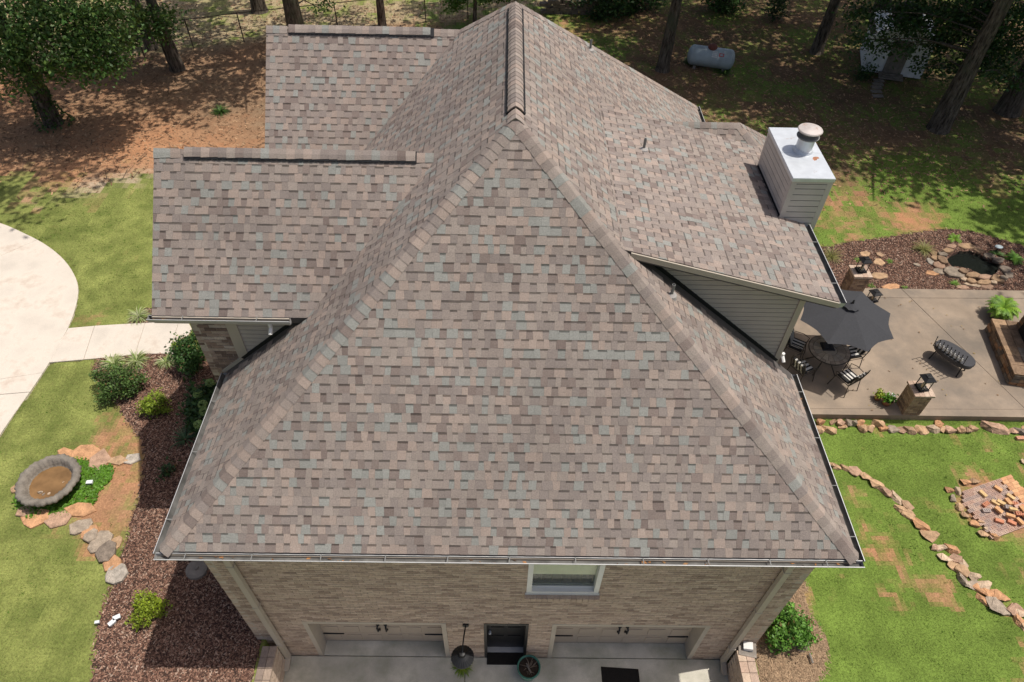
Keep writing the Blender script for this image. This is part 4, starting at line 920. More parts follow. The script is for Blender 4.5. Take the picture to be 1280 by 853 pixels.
for i, (a, b, s_, col) in enumerate(row):
    x, y = G2(940+a/2.488, 510+b/2.488, LZ+.06); L_ = s_/2.488/61*1.28
    rock('edging_stone', x, y, LZ-.01, L_*random.uniform(1.05, 1.3), L_*random.uniform(.75, .95), random.uniform(.11, .17), -.55+random.uniform(-.6, .6), col, label=f'{CN[col]} sandstone in the curved lawn border, {ORD[i]} from the house', cat='stone', group='curved row of edging stones across the right lawn')
# rubble along the front edge of the patio
row = [(45, 120, 60, 'tan'), (72, 98, 42, 'orange'), (115, 116, 66, 'tan'), (150, 100, 34, 'brown'), (190, 101, 40, 'pink'), (205, 118, 40, 'tan'), (235, 106, 40, 'grey'), (265, 106, 38, 'grey'), (300, 104, 46, 'orange'), (320, 122, 46, 'tan'), (362, 118, 48, 'tan'), (415, 110, 60, 'tan'), (442, 124, 44, 'orange'), (502, 127, 60, 'grey'), (548, 124, 46, 'pink'), (592, 126, 60, 'brown'), (665, 122, 64, 'tan'), (736, 126, 66, 'cream'), (768, 106, 44, 'orange'), (787, 130, 40, 'tan'), (835, 130, 58, 'pink'), (874, 118, 40, 'tan'), (910, 133, 42, 'tan'), (936, 122, 40, 'brown'), (976, 128, 44, 'tan'), (1205, 122, 40, 'pink'), (1248, 130, 62, 'dark'), (1300, 126, 60, 'tan'), (1350, 126, 60, 'pink')]
for i, (a, b, s_, col) in enumerate(row):
    x, y = G2(1010+a/4.74, 500+b/4.74, .82); L_ = s_/4.74/57*1.6
    rock('edging_stone', x, min(y, 10.50) if b < 112 else 10.34+random.uniform(-.05, .04), LZ-.02, L_*1.08, L_*.95, random.uniform(.2, .27) if b < 112 else random.uniform(.14, .2), random.uniform(-.4, .4), col, label=f'{CN[col]} rubble stone against the front patio edge, {ORD[i]} from the house', cat='stone', group='rubble stones along the front edge of the patio')
x, y = G2(1245, 533, .8); rock('boulder', x, y, LZ-.03, .84, .46, .24, -.15, 'pink', label='large flat pinkish boulder against the patio edge on the lawn', cat='boulder')
# flat stones round the basin on the left
ring = [(355, 116, 95, 44, 'orange'), (458, 110, 135, 66, 'orange'), (530, 152, 105, 92, 'pink'), (622, 152, 92, 44, 'tan'), (703, 142, 84, 48, 'pale'), (82, 300, 36, 42, 'tan'), (135, 420, 88, 48, 'pink'), (186, 458, 112, 72, 'orange'), (304, 462, 118, 70, 'pink'), (425, 412, 130, 56, 'orange')]
for i, (a, b, sx, sy, col) in enumerate(ring):
    x, y = G2(a/4.263, 540+b/4.263, .94); flag('flagstone', x, y, .9, sx/4.263/56*1.32, sy/4.263/45*1.32, .05, random.uniform(-.3, .3), col, label=f'{CN[col]} flagstone behind the stone basin, {ORD[i]} from the left' if i < 5 else f'{CN[col]} flagstone before the stone basin, {ORD[i-5]} from the left', cat='flagstone', group='flagstones round the stone basin')
chain = [(430, 500, 105, 66, 'grey', 0), (475, 536, 78, 62, 'orange', .0), (487, 555, 62, 52, 'grey', .04), (540, 582, 98, 92, 'grey', .02), (597, 605, 66, 78, 'tan', 0), (570, 640, 86, 86, 'dark', .05), (600, 702, 78, 68, 'orange', .02), (620, 756, 92, 84, 'pale', .03)]
for i, (a, b, sx, sy, col, up) in enumerate(chain):
    x, y = G2(a/4.263, 540+b/4.263, .94); flag('flagstone', x, y, .9+up, sx/4.263/57*1.22, sy/4.263/47*1.22, .055, random.uniform(-.4, .4), col, label=f'{CN[col]} overlapping flagstone in the short line, {ORD[i]} from the basin', cat='flagstone', group='overlapping flagstones below the stone basin')
# pond
m_ = MB(); m_.add([(x, y, .80) for x, y in POND], [tuple(range(len(POND)))]); tag(m_.build('pond_water', M['pond']), kind='structure')
pr_ = [(455, 240, 150, 62, 'tan', 0), (330, 240, 84, 40, 'pink', 0), (300, 274, 92, 36, 'tan', .05), (255, 305, 80, 40, 'grey', .05), (182, 300, 74, 44, 'tan', 0), (195, 335, 62, 48, 'tan', .05), (156, 366, 52, 54, 'pale', 0), (230, 395, 90, 58, 'pink', .03), (258, 350, 70, 70, 'brown', .09), (228, 446, 110, 50, 'grey', 0), (355, 450, 158, 90, 'grey', .05), (425, 502, 66, 50, 'cream', .02), (495, 522, 70, 42, 'tan', .07), (500, 556, 126, 38, 'cream', 0), (430, 440, 70, 50, 'brown', .10), (512, 474, 110, 44, 'tan', .09), (604, 490, 112, 42, 'pink', .09), (600, 532, 120, 46, 'tan', .05), (678, 536, 52, 34, 'cream', .05), (615, 570, 104, 46, 'pink', 0), (716, 505, 104, 60, 'tan', .05), (760, 494, 66, 34, 'grey', .1), (800, 470, 80, 70, 'dark', 0), (775, 425, 80, 60, 'dark', .03), (555, 275, 90, 46, 'brown', 0), (640, 318, 96, 50, 'dark', 0), (720, 352, 90, 46, 'dark', .02)]
for i, (a, b, sx, sy, col, up) in enumerate(pr_):
    x, y = G2(1140+a/6.564, 270+b/6.564, .98+up); flag('flagstone', x, y, .88+up, sx/6.564/47*1.36, sy/6.564/35*1.36, .075, random.uniform(-.2, .2), col, dim=.72, label=f'{CN[col]} flagstone on the pond rim, {ORD[i]} counterclockwise from the back', cat='flagstone', group='flagstones on the rim of the small pond')
for u, v, sx, sy, col, lb in ((1140+45/6.56, 270+398/6.56, .22, .16, 'grey', 'small purple grey flat stone in the mulch left of the pond'), (1140+165/6.56, 270+465/6.56, .42, .22, 'orange', 'long orange flagstone in the mulch left of the pond'), (1140+415/6.56, 270+580/6.56, .34, .2, 'pink', 'brown flagstone in the mulch between pond and patio'),
                          (1081, 317, .34, .24, 'tan', 'pale tan flagstone in the mulch behind the far lantern'), (1099, 327, .36, .3, 'tan', 'square tan flagstone in the mulch beside the far lantern'), (1100, 317.5, .26, .26, 'brown', 'small brown flagstone at the back of the mulch path'), (1099, 344, .6, .3, 'tan', 'wide tan flagstone beside the far brick pillar'), (1113, 358, .6, .26, 'orange', 'wide orange flagstone touching the back edge of the patio')):
    x, y = G2(u, v, .95); flag('flagstone', x, y, .895, sx*1.1, sy*1.1, .05, random.uniform(-.4, .2), col, label=lb, cat='flagstone')
# ------------------------------------------------------------------ plants
def leaves_np(C, size, col, up=.35, ratio=.55):
    """leaf shaped quads at the points C"""
    n = len(C); d = RNG.normal(size=(n, 3)); d /= np.linalg.norm(d, axis=1)[:, None]; nn = RNG.normal(size=(n, 3)); nn[:, 2] = np.abs(nn[:, 2])+up; nn /= np.linalg.norm(nn, axis=1)[:, None]
    a = d-nn*(d*nn).sum(1)[:, None]; a /= np.linalg.norm(a, axis=1)[:, None]+1e-9; b = np.cross(nn, a); s = np.asarray(size)[:, None]
    V = np.stack([C-a*s*.5, C+b*s*ratio*.5, C+a*s*.5, C-b*s*ratio*.5], 1).reshape(-1, 3)
    return V, np.arange(4*n).reshape(-1, 4), col
def cluster_pts(c, r, nclu, per, spread, shell=.55, zmin=-1.0, flatbottom=True):
    P = RNG.normal(size=(nclu, 3)); P /= np.linalg.norm(P, axis=1)[:, None]; rad = RNG.uniform(shell, 1.0, nclu)**.8; P = P*rad[:, None]
    if flatbottom: P[:, 2] = np.where(P[:, 2] < zmin, zmin+RNG.uniform(0, .2, nclu), P[:, 2])
    P = P*np.array(r)+np.array(c); Q = np.repeat(P, per, 0)+RNG.normal(size=(nclu*per, 3))*np.array(spread); t = np.repeat(RNG.uniform(.72, 1.28, nclu), per)
    return Q, t
def shrub(name, c, r, n, size, col, label, cat='shrub', group=None, nclu=40, spread=.09, stems=7, shell=.45, mtl='leaf'):
    z = float(hgt(c[0], c[1])); root = empty(name, (c[0], c[1], z), label, cat, group)
    Q, t = cluster_pts((c[0], c[1], z+r[2]*.95), r, nclu, n//nclu, (spread, spread, spread*.8), shell, -.75)
    th = np.arctan2(Q[:, 1]-c[1], Q[:, 0]-c[0]); f_ = 1+.17*np.sin(3*th+c[0]*7)+.10*np.sin(5*th+c[1]*5)+.05*np.sin(9*th); Q[:, 0] = c[0]+(Q[:, 0]-c[0])*f_; Q[:, 1] = c[1]+(Q[:, 1]-c[1])*f_; Q[:, 2] = z+(Q[:, 2]-z)*(1+.16*np.sin(2*th+c[0]*3))*RNG.choice([1, 1, 1, 1.12], len(Q)); Q[:, 2] = np.maximum(Q[:, 2], z+.02)
    k = len(Q); cc = np.array(col)[None]*(t*RNG.uniform(.65, 1.35, k))[:, None]; dd = RNG.random(k) < .035; cc[dd] = np.array((.20, .13, .05))
    V, F, cc = leaves_np(Q, RNG.uniform(.5, 1.4, k)*size, cc); mesh_np('foliage', V, F, cc, M[mtl], root, origin=(c[0], c[1], z))
    m_ = MB()
    for i in range(stems):
        a = 2*math.pi*i/stems; m_.tube([(c[0], c[1], z-.02), (c[0]+math.cos(a)*r[0]*.3, c[1]+math.sin(a)*r[1]*.3, z+r[2]*.7), (c[0]+math.cos(a)*r[0]*.6, c[1]+math.sin(a)*r[1]*.6, z+r[2]*1.2)], [.014, .010, .004], 5)
    m_.build('stems', M['bark'], root); return root
def blade_plant(name, c, n, ln, wd, cols, label, cat='plant', group=None, droop=.9, up0=1.0, z=None, parent=None):
    z = float(hgt(c[0], c[1])) if z is None else z; root = parent or empty(name, (c[0], c[1], z), label, cat, group); V = []; F = []; cc = []
    for i in range(n):
        a = random.uniform(0, 6.283); l = ln*random.uniform(.6, 1.1); d = np.array((math.cos(a), math.sin(a), 0)); s = np.array((-d[1], d[0], 0))*wd*random.uniform(.7, 1.2)/2; el = random.uniform(.25, 1.25)*up0; p = np.array((c[0], c[1], z))+d*random.uniform(0, .03); col = np.array(random.choice(cols))*random.uniform(.8, 1.2); b = len(V); k = 4
        for j in range(k+1):
            w_ = (1-(j/k)**2*.95); V += [p-s*w_, p+s*w_]; p = p+(d*math.cos(el)+np.array((0, 0, math.sin(el))))*l/k; el -= droop*random.uniform(.3, .6)
        for j in range(k): F.append((b+2*j, b+2*j+1, b+2*j+3, b+2*j+2)); cc.append(col)
    mesh_np('blades', V, F, cc, M['leaf'], root, origin=(c[0], c[1], z)); return root
def fern(name, c, n, ln, cols, label, z=None, cat='fern', group=None, parent=None):
    z = float(hgt(c[0], c[1])) if z is None else z; root = parent or empty(name, (c[0], c[1], z), label, cat, group); V = []; F = []; cc = []
    for i in range(n):
        a = random.uniform(0, 6.283); l = ln*random.uniform(.7, 1.1); d = np.array((math.cos(a), math.sin(a), 0)); s = np.array((-d[1], d[0], 0)); el = random.uniform(.6, 1.35); p = np.array((c[0], c[1], z)); col = np.array(random.choice(cols))*random.uniform(.8, 1.2); k = 11
        for j in range(k):
            q = p+(d*math.cos(el)+np.array((0, 0, math.sin(el))))*l/k; wl = l*.20*math.sin(math.pi*min(1, (j+1.2)/(k+.6)))+.01
            for sg in (-1, 1):
                b = len(V); tip = (p+q)/2+s*sg*wl+d*wl*.35-np.array((0, 0, wl*.25)); V += [p, q, tip]; F.append((b, b+1, b+2) if sg > 0 else (b+1, b, b+2)); cc.append(col*random.uniform(.85, 1.15))
            p = q; el -= .17
    mesh_np('fronds', V, F, cc, M['leaf'], root, origin=(c[0], c[1], z)); return root
g = lambda u, v, z=.9: G2(u, v, z)
shrub('boxwood_shrub', g(150, 483, 1.1), (.58, .52, .36), 5200, .06, (.085, .15, .034), 'large dark green rounded bush at the left end of the mulch bed', nclu=110, spread=.06)
shrub('barberry_shrub', g(196, 508, 1.05), (.30, .30, .28), 2200, .055, (.26, .35, .035), 'small yellow green bush half in the shadow of the house', nclu=50, spread=.055)
shrub('spirea_shrub', g(187, 763, 1.05), (.34, .30, .24), 2400, .05, (.26, .34, .025), 'bright lime bush alone in the mulch at the shadow edge', nclu=55, spread=.055)
shrub('round_shrub', g(983, 787, 1.05), (.46, .42, .38), 4200, .075, (.115, .25, .036), 'round bright green bush in pine straw beside the right house corner', nclu=80, spread=.075)
shrub('feathery_shrub', g(238, 447, 1.2), (.34, .50, .50), 3200, .075, (.055, .125, .028), 'dark feathery shrub at the end of the concrete walkway', nclu=70, spread=.08)
shrub('lime_shrub', g(224, 434, 1.0), (.14, .14, .16), 420, .06, (.24, .34, .03), 'small lime plant touching the end of the concrete walkway', nclu=14, spread=.05)
for (u, v), s_, lb in (((143, 456), .34, 'variegated grass clump beside the walkway, nearest to the driveway'), ((172, 453), .32, 'variegated grass clump beside the walkway, second from the driveway'), ((208, 454), .25, 'small pale variegated grass clump beside the walkway, third from the driveway'), ((174, 397), .32, 'variegated grass clump on the far side of the walkway under the gutter corner'), ((232, 425), .1, '')):
    if lb: blade_plant('variegated_grass', g(u, v), int(150*s_/.3), s_*1.35, .022, [(.42, .46, .20), (.20, .30, .06), (.50, .52, .30)], lb, 'ornamental grass', 'variegated grass clumps along the walkway')
for (u, v), lb in (((232, 550), 'dark spiky plant in deep shade below the left gutter'), ((245, 538), 'smaller spiky plant in deep shade close to the left gutter')): blade_plant('spiky_plant', g(u, v), 46, .42, .028, [(.06, .12, .05), (.09, .16, .07)], lb, 'plant', None, .5)
hy = shrub('hydrangea_bush', g(256, 510, 1.1), (.34, .75, .34), 2600, .12, (.045, .10, .025), 'hydrangea bush with pale green flower heads in the shade by the wall', 'shrub', nclu=45, spread=.11)
for u, v in ((262, 478), (247, 492), (253, 505), (255, 514), (248, 530)):
    x, y = G2(u, v, 1.62); Q = RNG.normal(size=(130, 3)); Q /= np.linalg.norm(Q, axis=1)[:, None]; Q = Q*np.array((.10, .10, .08))+np.array((x, y, 1.60)); V, F, c_ = leaves_np(Q, np.full(130, .055), np.array((.30, .42, .14))[None]*RNG.uniform(.8, 1.2, (130, 1)), ratio=.9); mesh_np('flower_head', V, F, c_, M['leaf'], hy, origin=(x, y, 1.6))
shrub('shade_plant', g(212, 590, .95), (.16, .16, .1), 160, .09, (.05, .10, .03), 'small leafy plant in the deep shadow of the house wall', 'plant', nclu=12)
blade_plant('tan_grass', g(1140+85/6.56, 270+285/6.56), 150, .5, .014, [(.32, .30, .10), (.24, .25, .08)], 'tan ornamental grass clump in the mulch left of the pond', 'ornamental grass')
blade_plant('tan_grass', g(1038, 322), 130, .48, .014, [(.32, .30, .10), (.24, .25, .08)], 'tan ornamental grass clump in the mulch beside the upper gutter', 'ornamental grass')
fern('fern', g(1140+345/6.56, 270+195/6.56), 20, .3, [(.20, .36, .03)], 'small bright fern behind the pond', group='ferns round the pond')
fern('fern', g(1140+830/6.56, 270+365/6.56), 30, .42, [(.13, .27, .03)], 'large bright fern right of the pond', group='ferns round the pond')
fern('fern', g(1140+690/6.56, 270+320/6.56), 18, .3, [(.08, .16, .03)], 'dark fern on the back rim of the pond', group='ferns round the pond')
blade_plant('green_tuft', g(1140+345/6.56, 270+560/6.56), 50, .2, .016, [(.16, .30, .04)], 'green tuft between the pond and the patio edge', 'plant')
for (u, v), lb in (((1071, 326), 'small green tuft behind the far brick pillar'), ((1089, 358), 'small green tuft beside the square floor lantern'), ((1112, 327.5), 'tiny green tuft among the flagstones behind the patio'), ((1131, 361), 'small green tuft on the back edge of the patio')): blade_plant('green_tuft', g(u, v), 40, .16, .016, [(.15, .27, .04)], lb, 'plant')
# ------------------------------------------------------------------ trees
def tree(name, base, H, tr, crown, nclu, per, leaf, col, label, lean=(0, 0), limbs=6, low=(), ivy=False, group='trees round the house', spread=.42, cat='tree', off=(0, 0)):
    x, y = base; z = float(hgt(x, y)); root = empty(name, (x, y, z), label, cat, group); (cz, R, RZ) = crown
    m_ = MB(); top = np.array((x+lean[0]*H, y+lean[1]*H, z+H*.8)); pts = []; rad = []
    for i in range(9):
        t = i/8; w_ = .10*math.sin(t*5+x)*t; pts.append((x+(top[0]-x)*t+w_, y+(top[1]-y)*t+w_*.6, z-.1+(top[2]-z)*t)); rad.append(tr*random.uniform(.93, 1.08)*(1.45 if i == 0 else 1.12 if i == 1 else 1)*(1-.72*t))
    pts.insert(1, (x, y, z+.22)); rad.insert(1, tr*1.2); m_.tube(pts, rad, 12)
    cl = []
    for i in range(limbs):
        a = 2*math.pi*i/limbs+random.uniform(-.4, .4); t = random.uniform(.42, .8); p = Vector(pts[1]).lerp(Vector(pts[-1]), t); l = R*random.uniform(.55, .85); q = p+Vector((math.cos(a)*l*.55, math.sin(a)*l*.55, l*.28)); e = q+Vector((math.cos(a+.2)*l*.5, math.sin(a+.2)*l*.5, l*.22))
        m_.tube([p, q, e], [tr*.36*(1-t*.4), tr*.2, tr*.06], 6); cl.append(e)
    Q, tn = cluster_pts((x+lean[0]*cz+off[0], y+lean[1]*cz+off[1], z+cz), (R, R, RZ), nclu, per, (spread, spread, spread*.7), .35, -.72)
    ex = []; et = []
    for (lx, ly, lz, rr, k) in low:
        Q2, t2 = cluster_pts((lx, ly, lz), (rr, rr, rr*.55), max(4, k//45), 45, (spread*.75, spread*.75, spread*.42), .1); ex.append(Q2); et.append(t2)
        p = Vector(pts[1]).lerp(Vector(pts[-1]), min(.9, max(.12, (lz-z+.4)/(H*.8)))); m_.tube([p, (p+Vector((lx, ly, lz)))/2+Vector((0, 0, .3)), (lx, ly, lz)], [tr*.12, tr*.07, .015], 5)
    m_.build('trunk', M['bark'], root, origin=(x, y, z), smooth=True)
    sz = np.full(len(Q), leaf)
    if ex: Q = np.concatenate([Q]+ex); tn = np.concatenate([tn]+et); sz = np.concatenate([sz, np.full(len(Q)-len(sz), min(leaf, .15))])
    Q[:, 2] = np.maximum(Q[:, 2], z+.15); k = len(Q); cc = np.array(col)[None]*(tn*RNG.uniform(.7, 1.3, k))[:, None]; cc[:, 0] *= RNG.uniform(.8, 1.3, k)
    V, F, cc = leaves_np(Q, sz*RNG.uniform(.7, 1.35, k), cc); mesh_np('crown', V, F, cc, M['leaf'], root, origin=(x, y, z+cz))
    if ivy:
        n = 900; t = RNG.uniform(0, 1, n)**1.4; a = RNG.uniform(0, 6.283, n); r = tr*(1.15-.3*t)+.05+.35*np.exp(-t*9); Qi = np.stack([x+r*np.cos(a), y+r*np.sin(a), z+.03+t*3.0], -1)
        V, F, cc = leaves_np(Qi, RNG.uniform(.09, .17, n), np.array((.05, .10, .02))[None]*RNG.uniform(.5, 1.6, (n, 1))); mesh_np('ivy', V, F, cc, M['leaf'], root, origin=(x, y, z))
    return root
DK, MD, BRT = (.045, .095, .022), (.075, .145, .030), (.10, .20, .034)
tree('oak_tree', g(68, 155), 13, .27, (11.4, 4.6, 2.8), 92, 38, .28, MD, 'ivy covered tree at the left with a low spreading crown', ivy=True, limbs=7, off=(3.4, -1.6), low=[(*GY(u, v, y), r, k) for u, v, y, r, k in ((15, 15, 23.4, 1.4, 1300), (60, 12, 23.6, 1.4, 1300), (100, 20, 23.4, 1.2, 1100), (128, 48, 23.2, .9, 900), (140, 78, 22.9, .6, 560), (95, 62, 23.0, 1.0, 1000), (50, 48, 23.0, 1.2, 1200), (10, 62, 23.0, 1.2, 1200), (18, 95, 22.8, .9, 800), (66, 88, 22.9, .7, 560), (125, 18, 24.2, 1.1, 1100), (108, 88, 22.8, .5, 500))])
tree('oak_tree', g(222, 87), 13, .25, (9.6, 3.6, 3.2), 90, 36, .28, MD, 'leaning tree with a bare trunk in front of the wire fence', lean=(-.03, 0), low=[(*GY(u, v, 27.8), r, k) for u, v, r, k in ((196, 38, .55, 420), (150, 48, .8, 700), (165, 22, .8, 700), (205, 20, .5, 350))])
tree('oak_tree', g(190, 61), 12, .22, (9, 3.4, 3.0), 80, 34, .28, MD, 'pale barked tree just behind the wire fence at the left', low=[(-17.4, 30, 4.2, 1.0, 900)])
tree('oak_tree', (-9.0, 29.6), 15, .36, (11, 5.0, 3.8), 130, 36, .30, MD, 'thick trunked tree rising behind the rear gable ridge', low=[(-11.4, 30.6, 5.0, .7, 420), (-8.4, 31.2, 2.6, .5, 200)])
tree('slender_tree', g(478, 33), 11, .17, (8.6, 2.8, 2.6), 60, 32, .26, MD, 'slender dark trunk by the fence behind the rear gable')
tree('small_tree', g(594, 36), 3.6, .12, (2.2, 1.5, .9), 46, 60, .17, BRT, 'small bright green tree behind the top of the roof ridge', limbs=5, low=[(-.5, 33.5, 2.6, .8, 700), (-2.6, 33.6, 2.2, .7, 600)], spread=.22)
tree('pine_tree', g(828, 88), 16, .24, (12, 5.0, 3.6), 200, 40, .34, DK, 'tall dark trunk standing beside the propane tank', lean=(.012, 0))
tree('pine_tree', g(1020, 66), 16, .24, (12, 5.2, 3.6), 200, 40, .34, DK, 'dark leaning trunk between the propane tank and the white shed', lean=(.02, 0))
tree('oak_tree', g(1172, 162), 16, .34, (11.2, 5.2, 3.6), 170, 38, .34, DK, 'big oak in front of the white shed with low leafy branches', limbs=8, off=(0, 2.4),
     low=[(*GY(u, v, y), r, k) for u, v, y, r, k in ((1104, 54, 27, .5, 260), (1138, 36, 27, .8, 620), (1172, 58, 26.5, .7, 560), (1126, 58, 26.6, .4, 120), (1200, 34, 26.5, .9, 900), (1232, 62, 26, .8, 600), (1150, 12, 27.5, 1.2, 1300), (1085, 14, 28, .9, 700), (1190, 86, 26, .5, 260), (1075, 50, 27, .5, 350), (1240, 15, 26.5, 1.1, 900), (1160, 84, 26.3, .5, 300), (1185, 18, 26.6, 1.0, 800), (1215, 8, 26.4, 1.0, 800), (1255, 38, 25.6, .8, 500), (1268, 104, 25.2, .5, 260), (1240, 84, 25.4, .5, 260))])
tree('oak_tree', g(1258, 140), 16, .40, (11.2, 5.8, 3.6), 190, 38, .34, DK, 'massive dark trunk at the right edge beyond the pond', limbs=8, low=[(*GY(u, v, 25.5), r, k) for u, v, r, k in ((1262, 60, .7, 420), (1275, 20, 1.0, 700), (1252, 88, .4, 180), (1225, 70, .5, 250))])
for i, (x, y, H, cz, R) in enumerate(((25.6, 22.5, 16, 11.6, 5.4), (29.5, 28.0, 17, 11.5, 5.8), (24.5, 31.0, 17, 12, 5.4), (24.6, 17.6, 16, 12.0, 4.6), (10.9, 36.6, 16, 11.5, 4.6), (19.0, 36.5, 17, 11.5, 5.2), (27, 37, 16, 11, 5.4), (2.6, 35.6, 15, 10.5, 3.8))):
    sides = ('outside the view to the right of the pond', 'outside the view far to the right', 'behind the massive trunk on the right', 'outside the view right of the patio', 'beyond the fence behind the propane tank', 'beyond the white shed', 'far behind the white shed on the right', 'above the stacked timber behind the roof')
    tree('oak_tree', (x, y), H, .32, (cz, R, 3.3), 120, 34, .38, DK, 'tall broadleaf tree '+sides[i])
tree('oak_tree', (-23.5, 25.6), 14, .32, (9.5, 4.6, 3.2), 110, 34, .32, MD, 'broadleaf tree left of the ivy covered tree')
tree('oak_tree', (-12.2, 34.8), 14, .30, (10.5, 3.8, 3.2), 70, 34, .32, MD, 'broadleaf tree beyond the fence behind the rear gable')
shrub('hedge_shrub', g(772, 16), (1.3, .9, .8), 2600, .16, (.05, .11, .022), 'dark green bush at the top behind the right roof slope', nclu=40, spread=.2, group='bushes along the back fence')
shrub('hedge_shrub', g(742, 22), (.9, .8, .6), 1400, .15, (.04, .085, .02), 'low dark bush beside the stacked timbers', nclu=26, spread=.18, group='bushes along the back fence')
shrub('hedge_shrub', g(806, 12), (.9, .8, .8), 1500, .15, (.055, .12, .025), 'bush beside the tall trunk at the back fence', nclu=26, spread=.18, group='bushes along the back fence')
shrub('hedge_shrub', g(900, 14), (1.3, .8, .7), 1900, .15, (.06, .13, .025), 'leafy bush behind the propane tank', nclu=30, spread=.18, group='bushes along the back fence')
shrub('hedge_shrub', g(966, 24), (.6, .6, .9), 1300, .13, (.04, .085, .022), 'narrow dark bush left of the leaning trunk', nclu=26, spread=.16, group='bushes along the back fence')
shrub('hedge_shrub', g(1078, 98), (.4, .35, .3), 420, .12, (.045, .10, .022), 'low bush left of the shed steps', nclu=20, spread=.14, group='bushes along the back fence')
for (u, v), lb in (((276, 141), 'dark weed clump on bare ground left of the rear gable'), ((862, 78), 'green weeds at the left end of the propane tank'), ((905, 92), 'grass tufts below the propane tank')): blade_plant('weed_clump', g(u, v), 120, .5, .03, [(.06, .13, .025), (.09, .17, .03)], lb, 'weeds')
# ------------------------------------------------------------------ fence, timber stack, tank, shed
fr_ = empty('wire_fence', (-4, 33.5, .9), 'rusty wire fence with thin posts along the back of the yard', 'fence')
way = [(-26, 24.6), (-15.93, 29.66), (-14.07, 30.56), (-12.04, 31.36), (-8.0, 32.7), (-4.0, 33.9), (4.0, 36.2), (10.0, 37.4), (18, 38.8), (32, 41)]
pts = []
for a, b in zip(way[:-1], way[1:]):
    k = max(1, round(math.hypot(b[0]-a[0], b[1]-a[1])/2.1)); pts += [(a[0]+(b[0]-a[0])*i/k, a[1]+(b[1]-a[1])*i/k) for i in range(k)]
pts.append(way[-1]); rust = mat('rusted_steel', (.060, .040, .030), .8, .3, 10)
for x, y in pts: m_ = MB(); m_.tube([(x, y, .8), (x, y, 2.22)], .026, 6); m_.build('post', rust, fr_)
m_ = MB(); m_.tube([(x, y, 2.19) for x, y in pts], .018, 5); m_.build('top_rail', rust, fr_)
m_ = MB()
for z in (1.0, 1.3, 1.6, 1.9): m_.tube([(x, y, z) for x, y in pts], .0035, 3, cap=False)
for a, b in zip(pts[:-1], pts[1:]):
    k = 14
    for i in range(k): x = a[0]+(b[0]-a[0])*i/k; y = a[1]+(b[1]-a[1])*i/k; m_.tube([(x, y, .98), (x, y, 2.18)], .002, 3, cap=False)
m_.build('wire_mesh', rust, fr_)
tx, ty = g(715, 17); 
for r_ in range(4):
    for c_ in range(5):
        m_ = MB(); x = tx-1.6+c_*.66+(.33 if r_ % 2 else 0)+random.uniform(-.04, .04); y = ty+random.uniform(-.06, .06); m_.box(x, x+.6, y-.14, y+.14, .88+r_*.17, .88+r_*.17+.155); tag(m_.build('timber_block', M['wood']), f'weathered timber in the stack behind the roof, {ORD[c_]} from left in layer {ORD[r_]} up', 'timber', 'stacked timber blocks behind the roof')
# propane tank
t0, t1 = np.array(G(867, 70, 1.35)), np.array(G(910, 76, 1.35)); tc = (t0+t1)/2; an = math.atan2(t1[1]-t0[1], t1[0]-t0[0]); R_ = .42; L_ = 1.02
tk = empty('propane_tank', (tc[0], tc[1], .9), 'pale grey propane tank with a rusty red dome under the trees', 'gas tank', rz=an)
m_ = MB(); prof = [(-L_+R_*.55-R_*.55*math.cos(t), R_*math.sin(t)) for t in np.linspace(0, math.pi/2, 7)]+[(L_-R_*.55+R_*.55*math.sin(t), R_*math.cos(t)) for t in np.linspace(0, math.pi/2, 7)]
vs = []; fs = []; k = 24
for x, r in prof:
    for i in range(k): a = 2*math.pi*i/k; vs.append((x, r*math.cos(a), .50+r*math.sin(a)))
for j in range(len(prof)-1):
    for i in range(k): fs.append((j*k+i, (j+1)*k+i, (j+1)*k+(i+1) % k, j*k+(i+1) % k))
m_.add(vs, fs); m_.build('shell', M['tank'], tk, smooth=True, local=True)
m_ = MB()
for x in (-.62, .62): m_.lathe((x, 0, .5), [(0, 0)], 3) if False else m_.box(x-.06, x+.06, -.3, .3, -.05, .16)
m_.build('foot', M['plank'], tk, local=True)
m_ = MB(); m_.lathe((-.02, 0, .86), [(.20, 0), (.205, .09), (.17, .17), (.08, .205), (0, .21)], 20); m_.build('dome', M['rust'], tk, smooth=True, local=True)
for x in (-.48, .44):
    m_ = MB(); k = 24; vs = []
    for xx in (x-.018, x+.018):
        for i in range(k): a = 2*math.pi*i/k; vs.append((xx, .428*math.cos(a), .5+.428*math.sin(a)))
    m_.add(vs, [(i, k+i, k+(i+1) % k, (i+1) % k) for i in range(k)]); m_.build('weld_band', M['tank'], tk, local=True)
lab = MB(); red = MB(); Pc = lambda x, a: (x, -.4255*math.cos(a), .5+.4255*math.sin(a)); Pr = lambda x, a: (x, -.428*math.cos(a), .5+.428*math.sin(a))
for i in range(4):
    a = .42+i*.17
    for j in range(4): x = .02+j*.055; lab.quad(Pc(x, a), Pc(x+.04, a), Pc(x+.04, a+.10), Pc(x, a+.10))
for x0, x1, a0, a1 in ((.31, .52, .82, .89), (.31, .52, .56, .63), (.31, .35, .63, .82), (.48, .52, .63, .82)): red.quad(Pr(x0, a0), Pr(x1, a0), Pr(x1, a1), Pr(x0, a1))
lab.build('notice_print', M['white'], tk, local=True); red.build('warning_mark', M['red'], tk, local=True)
